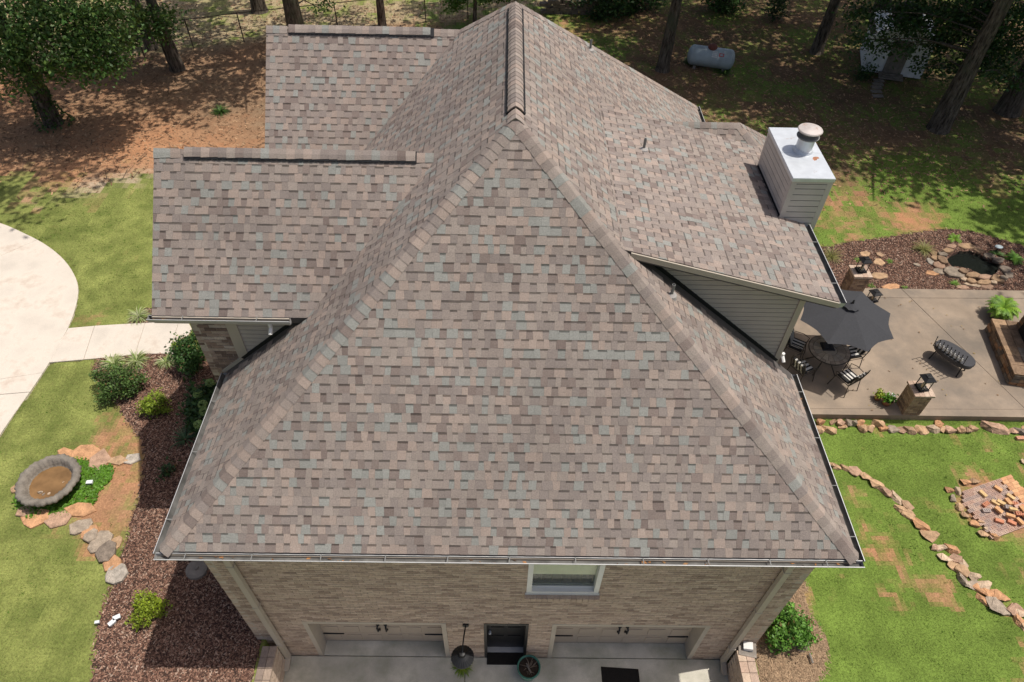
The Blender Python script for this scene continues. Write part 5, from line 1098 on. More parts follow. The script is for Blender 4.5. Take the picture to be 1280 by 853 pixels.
# white shed
s0, s1 = np.array(G(1076, 88, .95)), np.array(G(1150, 99, .95)); an = math.atan2(s1[1]-s0[1], s1[0]-s0[0]); wd = float(np.hypot(*(s1-s0)[:2])); sc = (s0+s1)/2
sh = empty('garden_shed', (sc[0], sc[1], .9), 'small white wooden shed half hidden behind leaves under the trees', 'shed', rz=an); h_ = 1.75; dp_ = 2.2; rg = h_+.62
def lmesh(nm, mtl, fn, par=sh): m_ = MB(); fn(m_); return m_.build(nm, mtl, par, local=True)
nb = 9; bw = wd/nb
wl = lmesh('wall', M['whiteshed'], lambda m_: (m_.box(-wd/2+.02, wd/2-.02, .03, dp_, .08, h_), m_.add([(-wd/2+.02, .03, h_), (wd/2-.02, .03, h_), (0, .03, rg-.04), (-wd/2+.02, dp_, h_), (wd/2-.02, dp_, h_), (0, dp_, rg-.04)], [(0, 1, 2), (5, 4, 3), (0, 2, 5, 3), (2, 1, 4, 5)])))
for i in range(nb):
    x0 = -wd/2+i*bw; zt_ = lambda x: h_+(rg-h_)*(1-abs(x)/(wd/2))-.05
    lmesh('plank', M['whiteshed'], lambda m_: m_.add([(x0+.006, .03, .05), (x0+bw-.006, .03, .05), (x0+bw-.006, .03, zt_(x0+bw)), (x0+.006, .03, zt_(x0)), (x0+.006, .0, .05), (x0+bw-.006, .0, .05), (x0+bw-.006, .0, zt_(x0+bw)), (x0+.006, .0, zt_(x0))], [(4, 5, 6, 7), (0, 4, 7, 3), (1, 2, 6, 5), (3, 7, 6, 2)]), wl)
lmesh('door', M['plank'], lambda m_: m_.box(-.38, .38, -.03, -.002, .06, 1.55))
def roof_(m_):
    for s_ in (-1, 1):
        a = (s_*(wd/2+.16), h_-.16); b = (0, rg+.02); vs = [(a[0], -.18, a[1]), (b[0], -.18, b[1]), (b[0], dp_+.12, b[1]), (a[0], dp_+.12, a[1])]; m_.add(vs+[(x, y, z-.05) for x, y, z in vs], [(0, 1, 2, 3), (7, 6, 5, 4), (0, 4, 5, 1), (1, 5, 6, 2), (2, 6, 7, 3), (3, 7, 4, 0)])
lmesh('roof', M['shedroof'], roof_)
def barge(m_):
    for s_ in (-1, 1):
        a = Vector((s_*(wd/2+.17), -.20, h_-.19)); b = Vector((0, -.20, rg)); d = (b-a).normalized(); n_ = d.cross(Vector((0, 1, 0))); m_.obox((a+b)/2, d*(b-a).length/2, Vector((0, .016, 0)), n_*.07)
lmesh('barge_board', M['whiteshed'], barge)
for i in range(3): lmesh('step_plank', M['plank'], lambda m_: m_.box(-.52, .48, -.2-i*.17, -.05-i*.17, .10-i*.025, .15-i*.025))
for i, (u, v) in enumerate(((1098, 101.5), (1097, 106), (1095.5, 110), (1095, 115), (1097, 121))):
    x, y = g(u, v); m_ = MB(); m_.box(x-.22, x+.22, y-.11, y+.11, .87, .945); tag(m_.build('stepping_stone', M['plank'], origin=(x, y, .9)), f'grey rectangular stepping stone leading to the shed, {ORD[i]} from its steps', 'stepping stone', 'stepping stones in front of the shed')
# ------------------------------------------------------------------ left yard: basin and lights
bx, by = G2(60, 600, 1.28); bz = .9; bs = empty('stone_basin', (bx, by, bz), 'large fluted stone basin holding muddy water on the left lawn', 'basin'); m_ = MB()
fl_ = lambda a, j: 1+(.020*math.cos(a*34)+.018*math.sin(a*13+1)+.012*math.sin(a*5))*(1 if j in (3, 4, 5, 6, 7, 8, 9) else .2)
m_.lathe((bx, by, bz), [(.30, -.05), (.34, .02), (.44, .14), (.585, .27), (.655, .335), (.67, .385), (.63, .43), (.55, .435), (.50, .40), (.465, .30), (.42, .20), (0, .16)], 136, wob=fl_); m_.build('bowl', M['urn'], bs, smooth=True)
m_ = MB(); m_.lathe((bx, by, bz+.245), [(.445, 0), (.2, .004), (0, .005)], 40); m_.build('muddy_water', M['mud'], bs, smooth=True)
for dx, dy, s_, cl in ((-.12, -.25, .10, 'grey'), (-.03, -.29, .07, 'dark'), (.09, -.27, .07, 'cream'), (.27, .02, .05, 'cream')): rock('pebble', bx+dx, by+dy, bz+.23, s_*1.3, s_, s_*.8, .4, cl, label={'grey': 'blue grey stone lying in the muddy basin water', 'dark': 'small dark stone in the muddy basin water'}.get(cl, 'small pale stone in the muddy basin water at its near edge' if dy < -.1 else 'tiny pale stone at the right rim of the basin water'), cat='stone')
for (u, v), rz, lb in (((112, 603), .1, 'white solar spotlight in the ground cover beside the basin'), ((146, 772), .5, 'white solar spotlight on the mulch left of the lime bush, upper of the pair'), ((140, 778.5), .9, 'white solar spotlight on the mulch left of the lime bush, lower of the pair'), ((121.5, 778), .2, 'tiny white marker light at the lawn edge of the mulch')):
    x, y = g(u, v, 1.0); e = empty('solar_light', (x, y, .9), lb, 'garden light', 'solar lights in the left yard', rz=rz); s_ = .45 if 'tiny' in lb else .72
    m_ = MB(); m_.box(-.085*s_, .085*s_, -.05*s_, .05*s_, .07, .115); m_.box(-.095*s_, .095*s_, -.06*s_, .06*s_, .115, .122); m_.build('lamp_head', M['solar'], e, local=True); m_ = MB(); m_.tube([(0, 0, -.05), (0, 0, .07)], .009, 6); m_.build('stake', M['black'], e, local=True)
x, y = g(247, 713); m_ = MB(); m_.lathe((x, y, .9), [(.0, .10), (.16, .10), (.22, .08), (.23, .0)], 18); m_.lathe((x, y, .99), [(.05, 0), (.05, .05), (0, .05)], 10); tag(m_.build('round_cover', M['plank'], origin=(x, y, .9)), 'round dark cover on the mulch in the shadow by the left house corner', 'drain cover')
# right bed: stump, stick, fixture
x, y = G2(1003, 803, .85); m_ = MB(); m_.lathe((x, y, .72), [(.17, 0), (.13, .08), (.115, .20), (.0, .21)], 11, wob=lambda a, j: 1+.1*math.sin(3*a+1)); tag(m_.build('tree_stump', M['wood'], origin=(x, y, .7)), 'small cut tree stump at the lower right of the round bush', 'stump')
p0, p1 = G(1012, 817, .80), G(1016, 829, .80); m_ = MB(); m_.tube([p0, p1], .02, 6); tag(m_.build('stick', M['plank']), 'short pale stick on the pine straw below the stump', 'stick')
x, y = G2(934, 812, .95); e = empty('box_fixture', (x, y, .90), 'pale square box on a dark base on the retaining wall end', 'garden light', rz=-.2)
m_ = MB(); m_.box(-.17, .17, -.14, .14, -.0, .075); m_.build('base', M['plank'], e, local=True); m_ = MB(); m_.obox((0, .03, .13), Vector((.085, 0, .02)), Vector((0, .07, 0)), Vector((-.012, 0, .05))); m_.build('lid', M['white'], e, local=True)
# ------------------------------------------------------------------ garage court
e = empty('wall_lamp', (-.67, WYF, 1.76), 'black barn lamp on a long gooseneck arm beside the dark door', 'wall lamp'); lx, ly, lz = -.71, 4.42, 1.55
m_ = MB(); m_.tube([(-.67, WYF-.0, 1.76), (-.67, WYF-.03, 1.76)], .06, 14); m_.build('wall_plate', M['black'], e)
m_ = MB(); m_.tube([(-.67, WYF-.03, 1.76), (-.675, 4.80, 1.84), (-.69, 4.62, 1.92), (-.70, 4.48, 1.88), (lx, ly, lz+.15)], .013, 8); m_.build('gooseneck_arm', M['black'], e, smooth=True)
m_ = MB(); m_.lathe((lx, ly, lz), [(.215, -.02), (.21, .0), (.12, .065), (.06, .10), (.05, .17), (0, .18)], 48, wob=lambda a, j: 1+.02*math.cos(24*a)*(j < 3)); m_.build('lamp_shade', M['black'], e)
m_ = MB(); m_.lathe((lx, ly, lz-.015), [(.205, 0), (.12, .05), (0, .06)], 36); m_.build('shade_lining', M['white'], e)
m_ = MB(); m_.lathe((lx, ly, lz-.02), [(0, -.05), (.03, -.03), (.03, .03), (0, .05)], 12); m_.build('bulb', M['candle'], e)
def potted(name, c, z, r, h, mtl, label, soil=True):
    e = empty(name, (c[0], c[1], z), label, 'plant pot'); m_ = MB(); m_.lathe((c[0], c[1], z), [(0, 0), (r*.70, 0), (r*.92, h*.62), (r*.98, h*.86), (r*1.05, h*.9), (r*1.05, h), (r*.92, h), (r*.90, h*.86)], 28); m_.build('pot', mtl, e, smooth=True)
    m_ = MB(); m_.lathe((c[0], c[1], z+h*.87), [(r*.91, 0), (r*.4, .012), (0, .016)], 20); m_.build('soil', M['potsoil'], e); return e
c = G2(661, 834, .38); e = potted('plant_pot', c, 0, .225, .40, M['greenglaze'], 'green glazed pot with dry twigs beside the dark door')
m_ = MB()
for i in range(16): a = random.uniform(0, 6.28); r0, r1 = random.uniform(0, .1), random.uniform(.12, .2); m_.tube([(c[0]+math.cos(a)*r0, c[1]+math.sin(a)*r0, .36), (c[0]+math.cos(a+.3)*r1, c[1]+math.sin(a+.3)*r1, .39+random.uniform(0, .05))], [.008, .004], 5)
m_.build('dry_twigs', M['wood'], e); m_ = MB(); m_.tube([(c[0]-.03, c[1]+.03, .38), (c[0]+.04, c[1]-.12, .43)], [.02, .012], 6); m_.tube([(c[0]-.05, c[1]+.07, .38), (c[0]+.0, c[1]+.0, .41)], [.012, .016], 6); m_.build('pale_stick', M['plank'], e)
blade_plant('weed_tuft', G2(578, 833, .05), 130, .26, .022, [(.16, .27, .03), (.22, .31, .04)], 'green weed tuft in the concrete joint under the barn lamp', 'weeds', z=0.0)
m_ = MB(); a, b = G(751, 833.5, 0), G(798, 836.5, 0); m_.add([(a[0], a[1], .003), (b[0], b[1], .003), (b[0]-.0, b[1]-.50, .003), (a[0], a[1]-.50, .003), (a[0]+.01, a[1]-.01, .018), (b[0]-.01, b[1]-.01, .018), (b[0]-.01, b[1]-.49, .018), (a[0]+.01, a[1]-.49, .018)], [(7, 6, 5, 4), (0, 1, 5, 4), (1, 2, 6, 5), (2, 3, 7, 6), (3, 0, 4, 7)]); tag(m_.build('door_mat', M['rubber']), 'dark rectangular mat on the concrete in front of the right garage door', 'mat')
m_ = MB(); m_.box(-.28, .47, 4.78, 5.015, .003, .02); tag(m_.build('door_mat', M['rubber']), 'dark mat against the threshold of the dark entry door', 'mat')
# ------------------------------------------------------------------ patio things
PZ = .95
uc = np.array((8.72, 12.52)); e = empty('patio_umbrella', (uc[0], uc[1], PZ), 'charcoal octagonal market umbrella open over the round table', 'umbrella'); n = 8; R_ = 1.22; zt, zr = PZ+2.02, PZ+1.62
m_ = MB(); tips = []; rot = .12
def cp(a, r, sag=0): t = r/R_; return (uc[0]+math.cos(a)*r, uc[1]+math.sin(a)*r, zt-.02+(zr-zt)*(t**1.12)+sag)
for i in range(n):
    a0, a1 = rot+2*math.pi*i/n, rot+2*math.pi*(i+1)/n; K_ = 7; J_ = 6; base = len(m_.v); vs = []; fs = []
    for j in range(K_+1):
        r = .13+(R_-.13)*j/K_
        for k in range(J_+1):
            s_ = k/J_; a = a0+(a1-a0)*s_; ch_ = math.cos((a1-a0)/2)/math.cos(a-(a0+a1)/2); bow = .92+.08*abs(2*s_-1)**1.5 if j == K_ else 1; vs.append(cp(a, r*ch_*bow, -.055*math.sin(math.pi*s_)*(j/K_)**1.3))
    for j in range(K_):
        for k in range(J_): q = j*(J_+1)+k; fs.append((q, q+1, q+J_+2, q+J_+1))
    m2 = MB(); m2.add(vs, fs); m2.build('canopy_panel', M['umbrella'], e, smooth=True)
m_ = MB()
for i in range(n):
    a0, a1 = rot+2*math.pi*i/n, rot+2*math.pi*(i+1)/n; P_ = lambda a, r, z: (uc[0]+math.cos(a)*r, uc[1]+math.sin(a)*r, z); m_.add([P_(a0, .03, zt+.07), P_(a1, .03, zt+.07), P_(a1, .22, zt-.015), P_((a0+a1)/2, .20, zt-.0), P_(a0, .22, zt-.015)], [(0, 4, 3), (0, 3, 1), (1, 3, 2)])
m_.build('vent_cap', M['umbrella'], e); m_ = MB(); m_.lathe((uc[0], uc[1], zt+.05), [(.035, 0), (.03, .05), (.012, .07), (.03, .10), (0, .13)], 12); m_.build('finial', M['black'], e)
m_ = MB(); m_.tube([(uc[0], uc[1], PZ), (uc[0], uc[1], zt+.05)], .021, 10); m_.build('pole', M['black'], e)
for i in range(n): a = rot+2*math.pi*i/n; m_ = MB(); m_.tube([cp(a, .05, -.02), cp(a, R_*.98, -.012)], .007, 5); m_.tube([(uc[0], uc[1], PZ+1.45), cp(a, .55, -.02)], .005, 4); m_.build('rib', M['black'], e)
tcx, tcy = 8.52, 12.18; e = empty('patio_table', (tcx, tcy, PZ), 'round mosaic topped patio table under the charcoal umbrella', 'table'); TZ = PZ+.70
m_ = MB(); m_.lathe((tcx, tcy, TZ), [(0, -.02), (.53, -.02), (.54, 0), (.53, .012), (0, .012)], 48); m_.build('tabletop', M['bronze'], e)
mo = [(.42, .34, .26), (.31, .25, .195), (.50, .42, .32), (.37, .32, .26)]
for r0, r1, k in ((.42, .515, 24), (.20, .41, 16)):
    for i in range(k):
        a0, a1 = 2*math.pi*(i+.04)/k, 2*math.pi*(i+.96)/k; m_ = MB(); z0, z1 = TZ+.012, TZ+.019; q = [(tcx+math.cos(a)*r, tcy+math.sin(a)*r) for r, a in ((r0, a0), (r1, a0), (r1, (a0+a1)/2), (r1, a1), (r0, a1), (r0, (a0+a1)/2))]; m_.prism(q, z0, z1, mo[(i % 2)+(2 if r0 < .3 else 0)] if k == 24 else random.choice(mo)); m_.build('tile', M['mosaic'], e)
m_ = MB(); m_.lathe((tcx, tcy, TZ+.012), [(.19, 0), (.18, .008), (.03, .008)], 24, col=(.44, .37, .29)); m_.build('centre_tile', M['mosaic'], e)
for i in range(4):
    a = math.pi/4+i*math.pi/2; m_ = MB(); m_.tube([(tcx+math.cos(a)*.08, tcy+math.sin(a)*.08, TZ-.02), (tcx+math.cos(a)*.20, tcy+math.sin(a)*.20, PZ+.3), (tcx+math.cos(a)*.42, tcy+math.sin(a)*.42, PZ+.012)], .018, 6); m_.build('leg', M['bronze'], e)
m_ = MB(); m_.box(tcx-.20, tcx+.12, tcy-.05, tcy+.22, TZ+.02, TZ+.035); m_.box(tcx-.20, tcx+.12, tcy-.05, tcy-.035, TZ+.035, TZ+.06); m_.box(tcx-.2, tcx+.12, tcy+.205, tcy+.22, TZ+.035, TZ+.06); m_.box(tcx-.14, tcx-.02, tcy+.0, tcy+.16, TZ+.036, TZ+.09); m_.box(tcx+.0, tcx+.09, tcy+.01, tcy+.12, TZ+.036, TZ+.075); tag(m_.build('tray', M['oval'], origin=(tcx, tcy, TZ+.02)), 'dark tray with small boxes lying on the mosaic table', 'tray')
def chair_proto(loc, rz, label):
    e = empty('patio_chair', loc, label, 'chair', 'wrought iron chairs round the patio table', rz=rz); B = lambda nm, mtl, m_, sm=False: m_.build(nm, mtl, e, smooth=sm, local=True)
    m_ = MB()
    m_.tube([(-.22, -.21, .40), (.22, -.21, .40), (.24, .20, .41), (-.24, .20, .41), (-.22, -.21, .40)], .013, 6)
    for i in range(7): x = -.18+i*.06; m_.tube([(x, -.21, .40), (x, .2, .405)], .005, 4)
    B('seat', M['bronze'], m_)
    for sx in (-1, 1):
        m_ = MB(); m_.tube([(sx*.24, .20, .41), (sx*.27, .27, .0)], .012, 6); B('leg', M['bronze'], m_); m_ = MB(); m_.tube([(sx*.22, -.21, .40), (sx*.24, -.27, .0)], .012, 6); B('leg', M['bronze'], m_)
        m_ = MB(); m_.tube([(sx*.24, .20, .41), (sx*.27, .22, .58), (sx*.285, .05, .63), (sx*.27, -.2, .62)], .011, 6); B('arm', M['bronze'], m_)
    m_ = MB(); arc = [(-.22, -.21, .40), (-.245, -.27, .70), (-.19, -.31, .90), (0, -.33, .97), (.19, -.31, .90), (.245, -.27, .70), (.22, -.21, .40)]; m_.tube(arc, .013, 6)
    for k in range(-3, 4):
        m_.tube([(k*.06, -.22, .42), (k*.062, -.315, .93-.012*k*k)], .004, 4)
        if k < 3: m_.tube([(k*.06, -.24, .5), (k*.06+.06, -.28, .72), (k*.06, -.30, .85)], .004, 4)
    B('backrest', M['bronze'], m_)
    for i in range(7):
        m_ = MB(); x0 = -.20+i*.0572; m_.box(x0, x0+.0568, -.17, .18, .415, .465+(.012 if 0 < i < 6 else 0)); B('cushion_stripe', M['cushion'] if i % 2 else M['cushion_dark'], m_)
    for i in range(7):
        m_ = MB(); x0 = -.18+i*.0515; m_.obox((x0+.0257, -.215, .62), (.0256, 0, 0), (0, .03, .008), (0, -.05, .145)); B('back_cushion_stripe', M['cushion'] if i % 2 else M['cushion_dark'], m_)
    return e
def face(px_, py_): return math.atan2(tcy-py_, tcx-px_)-math.pi/2
chs = [(7.86, 12.60, 'iron patio chair with striped cushion beside the house wall, far left of the table'), (7.80, 11.80, 'iron patio chair with striped cushion in the umbrella shadow, near left of the table'), (8.90, 11.50, 'iron patio chair with striped cushion in front of the table, half in sun'), (9.26, 12.35, 'iron patio chair with striped cushion right of the table under the canopy edge')]
cp_ = chair_proto((chs[0][0], chs[0][1], PZ), face(chs[0][0], chs[0][1]), chs[0][2])
for x, y, lb in chs[1:]:
    c = copy_tree(cp_); c.location = (x, y, PZ); c.rotation_euler = (0, 0, face(x, y)); c['label'] = lb
# oval bench with a spindle back
b0, b1 = G(1172, 429, PZ+.43), G(1214, 457, PZ+.43); bc = (b0+b1)/2; an = math.atan2(b1[1]-b0[1], b1[0]-b0[0]); bl_ = float(np.hypot(*(b1-b0)[:2]))/2
e = empty('oval_bench', (bc[0], bc[1], PZ), 'black oval metal bench with a spindle back on the patio', 'bench', rz=an); ov = [(bl_*1.12*math.copysign(abs(math.cos(a))**.8, math.cos(a)), .30*math.copysign(abs(math.sin(a))**.8, math.sin(a))+.05) for a in np.linspace(0, 2*math.pi, 40, endpoint=False)]
m_ = MB(); m_.prism(ov, .40, .45, inset=.03); m_.prism([(x*.97, y*.97) for x, y in ov], .33, .40); m_.build('seat', M['oval'], e, local=True)
for sx in (-1, 1):
    for sy in (-1, 1): m_ = MB(); m_.tube([(sx*bl_*.75, sy*.15, .34), (sx*bl_*.82, sy*.2, 0)], .018, 6); m_.build('leg', M['black'], e, local=True)
ns = 9
for i in range(ns):
    x = -bl_*1.02+i*(bl_*1.75/(ns-1)); ht = .84 if i in (0, ns-1) else .80; m_ = MB(); m_.tube([(x, -.20, .43), (x, -.25, .62), (x-.005, -.31, ht)], .010, 6)
    m_.lathe((x-.005, -.312, ht), [(0, -.02), (.02, 0), (0, .03)], 8); m_.build('spindle', M['black'], e, local=True)
m_ = MB(); m_.tube([(-bl_*1.02, -.205, .46), (bl_*.73, -.205, .46)], .011, 6); m_.tube([(-bl_*1.02, -.26, .655), (bl_*.73, -.26, .655)], .009, 6); m_.build('back_rail', M['black'], e, local=True)
for i in range(ns-2):
    x = -bl_*.90+i*(bl_*1.55/(ns-2)); m_ = MB(); vs = []; m_.lathe((x+.04, -.165, .525), [(0, -.07), (.035, -.06), (.047, 0), (.035, .06), (0, .07)], 10, sy=.65); m_.build('bolster', M['cushion'], e, smooth=True, local=True)
# brick pillars with lanterns
def pillar(c, w_, h_, label):
    e = empty('brick_pillar', (c[0], c[1], PZ), label, 'pillar', 'brick pillars on the patio'); m_ = MB(); k = w_/2-.012; m_.box(c[0]-k, c[0]+k, c[1]-k, c[1]+k, PZ-.3, PZ+h_-.06); m_.build('core', M['mortar'], e)
    rows = int((h_-.07)/.0765); pal = [(.34, .235, .16), (.28, .19, .13), (.40, .28, .19), (.22, .15, .11)]
    for r in range(rows):
        z0 = PZ+.004+r*.0765; q = w_/2; L_ = (w_-.06-.009*2)/2+.0
        for s_ in range(4):
            ca, sa = math.cos(s_*math.pi/2), math.sin(s_*math.pi/2); a = -q+(0 if r % 2 else .0); xs_ = [(-q, -q+L_*.5), (-q+L_*.5+.009, q-.105)] if r % 2 else [(-q, -q+L_), (-q+L_+.009, q-.105)]
            for x0, x1 in xs_:
                m_ = MB(); c_ = random.choice(pal); d = random.uniform(-.002, .003); pts = [(x0, -q-d), (x1, -q-d), (x1, -q+.095), (x0, -q+.095)]; m_.prism([(c[0]+x*ca-y*sa, c[1]+x*sa+y*ca) for x, y in pts], z0, z0+.067, c_); m_.build('brick', M['brick'], e)
    q = w_/2+.035
    for i in range(4):
        for j in range(2):
            m_ = MB(); x0 = c[0]-q+i*(2*q/4); y0 = c[1]-q+j*q; m_.box(x0+.003, x0+2*q/4-.003, y0+.003, y0+q-.003, PZ+h_-.06, PZ+h_+random.uniform(-.003, .003), random.choice([(.46, .33, .25), (.52, .40, .31), (.40, .29, .22)])); m_.build('cap_brick', M['brick'], e)
    return e
def lantern(x, y, z, s_, h_, label, rz):
    e = empty('lantern', (x, y, z), label, 'lantern', 'black candle lanterns', rz=rz); B = lambda nm, mtl, m_: m_.build(nm, mtl, e, local=True); k = s_/2
    m_ = MB(); m_.box(-k, k, -k, k, 0, .03); m_.box(-k*.9, k*.9, -k*.9, k*.9, .03, .045); B('base', M['black'], m_)
    for sx in (-1, 1):
        for sy in (-1, 1): m_ = MB(); m_.box(sx*k*.82-.009, sx*k*.82+.009, sy*k*.82-.009, sy*k*.82+.009, .045, h_*.72); B('post', M['black'], m_)
    m_ = MB(); m_.box(-k*1.12, k*1.12, -k*1.12, k*1.12, h_*.72, h_*.76); t = h_*.76; m_.add([(-k*1.1, -k*1.1, t), (k*1.1, -k*1.1, t), (k*1.1, k*1.1, t), (-k*1.1, k*1.1, t), (-k*.55, -k*.55, h_*.88), (k*.55, -k*.55, h_*.88), (k*.55, k*.55, h_*.88), (-k*.55, k*.55, h_*.88)], [(4, 5, 6, 7), (0, 1, 5, 4), (1, 2, 6, 5), (2, 3, 7, 6), (3, 0, 4, 7)]); m_.box(-k*.5, k*.5, -k*.5, k*.5, h_*.88, h_*.92); B('roof', M['black'], m_)
    m_ = MB(); m_.tube([(math.cos(a)*.045, 0, h_*.92+math.sin(a)*.06) for a in np.linspace(0, math.pi, 8)], .005, 5); B('handle', M['black'], m_)
    m_ = MB(); m_.lathe((0, 0, .045), [(.04, 0), (.04, h_*.28), (0, h_*.28)], 14); B('candle', M['candle'], m_)
    m_ = MB()
    for sx in (-1, 1): m_.box(sx*k*.80-.0015, sx*k*.80+.0015, -k*.72, k*.72, .046, h_*.715); m_.box(-k*.72, k*.72, sx*k*.80-.0015, sx*k*.80+.0015, .046, h_*.715)
    B('pane', M['clear'], m_); return e
pa = np.array(G(1076, 339, PZ+.88))[:2]; pillar(pa, .46, .88, 'far brick pillar with a lantern behind the umbrella'); lantern(pa[0], pa[1]+.02, PZ+.883, .26, .52, 'black lantern on the far brick pillar behind the umbrella', .1)
pb = np.array(G(1152, 486, PZ+.80))[:2]; pillar(pb, .44, .80, 'near brick pillar with a lantern at the front edge of the patio'); lantern(pb[0], pb[1]+.02, PZ+.803, .26, .50, 'black lantern on the near brick pillar at the patio edge', .15)
x, y = G2(1095, 366, PZ+.3); lantern(x, y, PZ, .26, .40, 'black square lantern standing on the patio beside the umbrella', .25)
# two small pots
c = G2(1098, 496, PZ+.1); e = potted('plant_pot', c, PZ, .10, .15, M['terracotta'], 'small terracotta pot of lime leaves on the patio, left of the pair'); Q, t = cluster_pts((c[0], c[1], PZ+.22), (.11, .11, .08), 14, 14, (.03, .03, .03), .3); V, F, cc = leaves_np(Q, np.full(len(Q), .06), np.array((.28, .36, .025))[None]*(t*RNG.uniform(.8, 1.2, len(Q)))[:, None]); mesh_np('foliage', V, F, cc, M['leaf'], e, origin=(c[0], c[1], PZ+.15))
c = G2(1109, 502, PZ+.1); e = potted('plant_pot', c, PZ, .13, .17, M['terracotta'], 'terracotta pot with green leaves and white flowers on the patio edge'); Q, t = cluster_pts((c[0], c[1], PZ+.25), (.15, .14, .10), 18, 14, (.04, .04, .03), .3); V, F, cc = leaves_np(Q, np.full(len(Q), .075), np.array((.13, .30, .03))[None]*(t*RNG.uniform(.8, 1.2, len(Q)))[:, None]); mesh_np('foliage', V, F, cc, M['leaf'], e, origin=(c[0], c[1], PZ+.15)); Q = np.array((c[0]+.06, c[1]+.04, PZ+.34))+RNG.normal(size=(26, 3))*np.array((.05, .04, .02)); V, F, cc = leaves_np(Q, np.full(26, .035), np.full((26, 3), .75), ratio=1); mesh_np('blossoms', V, F, cc, M['leaf'], e, origin=(c[0], c[1], PZ+.2))
# big fern in a low planter
c = G2(1254, 386, PZ+.35); e = potted('fern_planter', c, PZ, .30, .34, M['urn'], 'bright fern in a wide stone planter beside the fireplace'); fern('x', c, 190, .52, [(.20, .36, .03), (.26, .42, .04), (.14, .28, .03)], '', z=PZ+.30, parent=e)
# stone fireplace at the right edge
h0, h1 = np.array(G(1241, 399, PZ+.42)), np.array(G(1270, 468, PZ+.42)); d = (h1-h0); d[2] = 0; L_ = np.linalg.norm(d); d /= L_; o_ = np.array((-d[1], d[0], 0)); 
if o_[0] < 0: o_ = -o_
e = empty('outdoor_fireplace', tuple((h0+h1)/2*np.array((1, 1, 0))+np.array((0, 0, PZ))), 'stacked stone outdoor fireplace hearth at the right edge of the patio', 'fireplace'); HH = .42
def hp(a, b, z): p = h0+d*a+o_*b; return (p[0], p[1], PZ+z)
def hbox(m_, a0, a1, b0, b1, z0, z1, col=(1, 1, 1), jt=0):
    j = lambda: random.uniform(-jt, jt); vs = [hp(a+j(), b+j(), z+j()) for z in (z0, z1) for a, b in ((a0, b0), (a1, b0), (a1, b1), (a0, b1))]; m_.add(vs, [(3, 2, 1, 0), (4, 5, 6, 7), (0, 1, 5, 4), (1, 2, 6, 5), (2, 3, 7, 6), (3, 0, 4, 7)], col)
m_ = MB(); hbox(m_, .03, L_-.03, .03, 1.5, -.2, HH-.06); hbox(m_, .15, L_*.62, .62, 1.5, HH-.1, 1.55); m_.build('core', M['mortar'], e)
fc = ['brown', 'tan', 'dark', 'grey', 'orange']
def stones(a0, a1, bf, z0, z1, side):
    z = z0
    while z < z1-.03:
        h = min(random.uniform(.09, .14), z1-z); a = a0
        while a < a1-.03:
            w_ = min(random.uniform(.14, .30), a1-a); m_ = MB(); _j = random.uniform(.45, .75); col = tuple(v*_j for v in SPAL[random.choice(fc)])
            if side == 'left': hbox(m_, a+.006, a+w_-.006, bf-random.uniform(0, .025), bf+.08, z+.005, z+h-.006, col, .007)
            else: hbox(m_, bf-.08, bf+random.uniform(0, .025), a+.006, a+w_-.006, z+.005, z+h-.006, col, .007)
            m_.build('stone', M['stone'], e); a += w_
        z += h
stones(0, L_, .0, 0, HH-.05, 'left'); stones(0, 1.5, L_, 0, HH-.05, 'front'); stones(.1, L_*.66, .60, HH, 1.55, 'left'); stones(.6, 1.5, L_*.66, HH, 1.55, 'front')
for i in range(6):
    for j in range(4):
        _j = random.uniform(.5, .8); m_ = MB(); hbox(m_, L_/6*i-.02+.006, L_/6*(i+1)-.01, -.03+.37*j+.006, .33+.37*j, HH-.055, HH+random.uniform(-.006, .008), tuple(v*_j for v in SPAL[random.choice(('grey', 'brown', 'dark', 'tan', 'brown'))]), .006); m_.build('hearth_stone', M['stone'], e)
m_ = MB(); hbox(m_, .05, L_*.7, .55, 1.5, 1.551, 1.62, SPAL['brown']); m_.build('mantel_stone', M['stone'], e)
m_ = MB(); hbox(m_, .34, L_*.5, .56, .70, HH+.02, .95); m_.build('firebox_opening', M['rubber'], e)
# solar disc by the pond
x, y = g(1140+715/6.56, 270+250/6.56, 1.15); e = empty('solar_disc', (x, y, .9), 'pale oval solar panel light behind the pond', 'garden light'); m_ = MB(); m_.lathe((x, y, 1.12), [(0, 0), (.13, .005), (.13, .02), (0, .025)], 20, sy=.7); m_.build('panel', M['tank'], e); m_ = MB(); m_.tube([(x, y, .88), (x, y, 1.12)], .01, 6); m_.build('stake', M['black'], e)
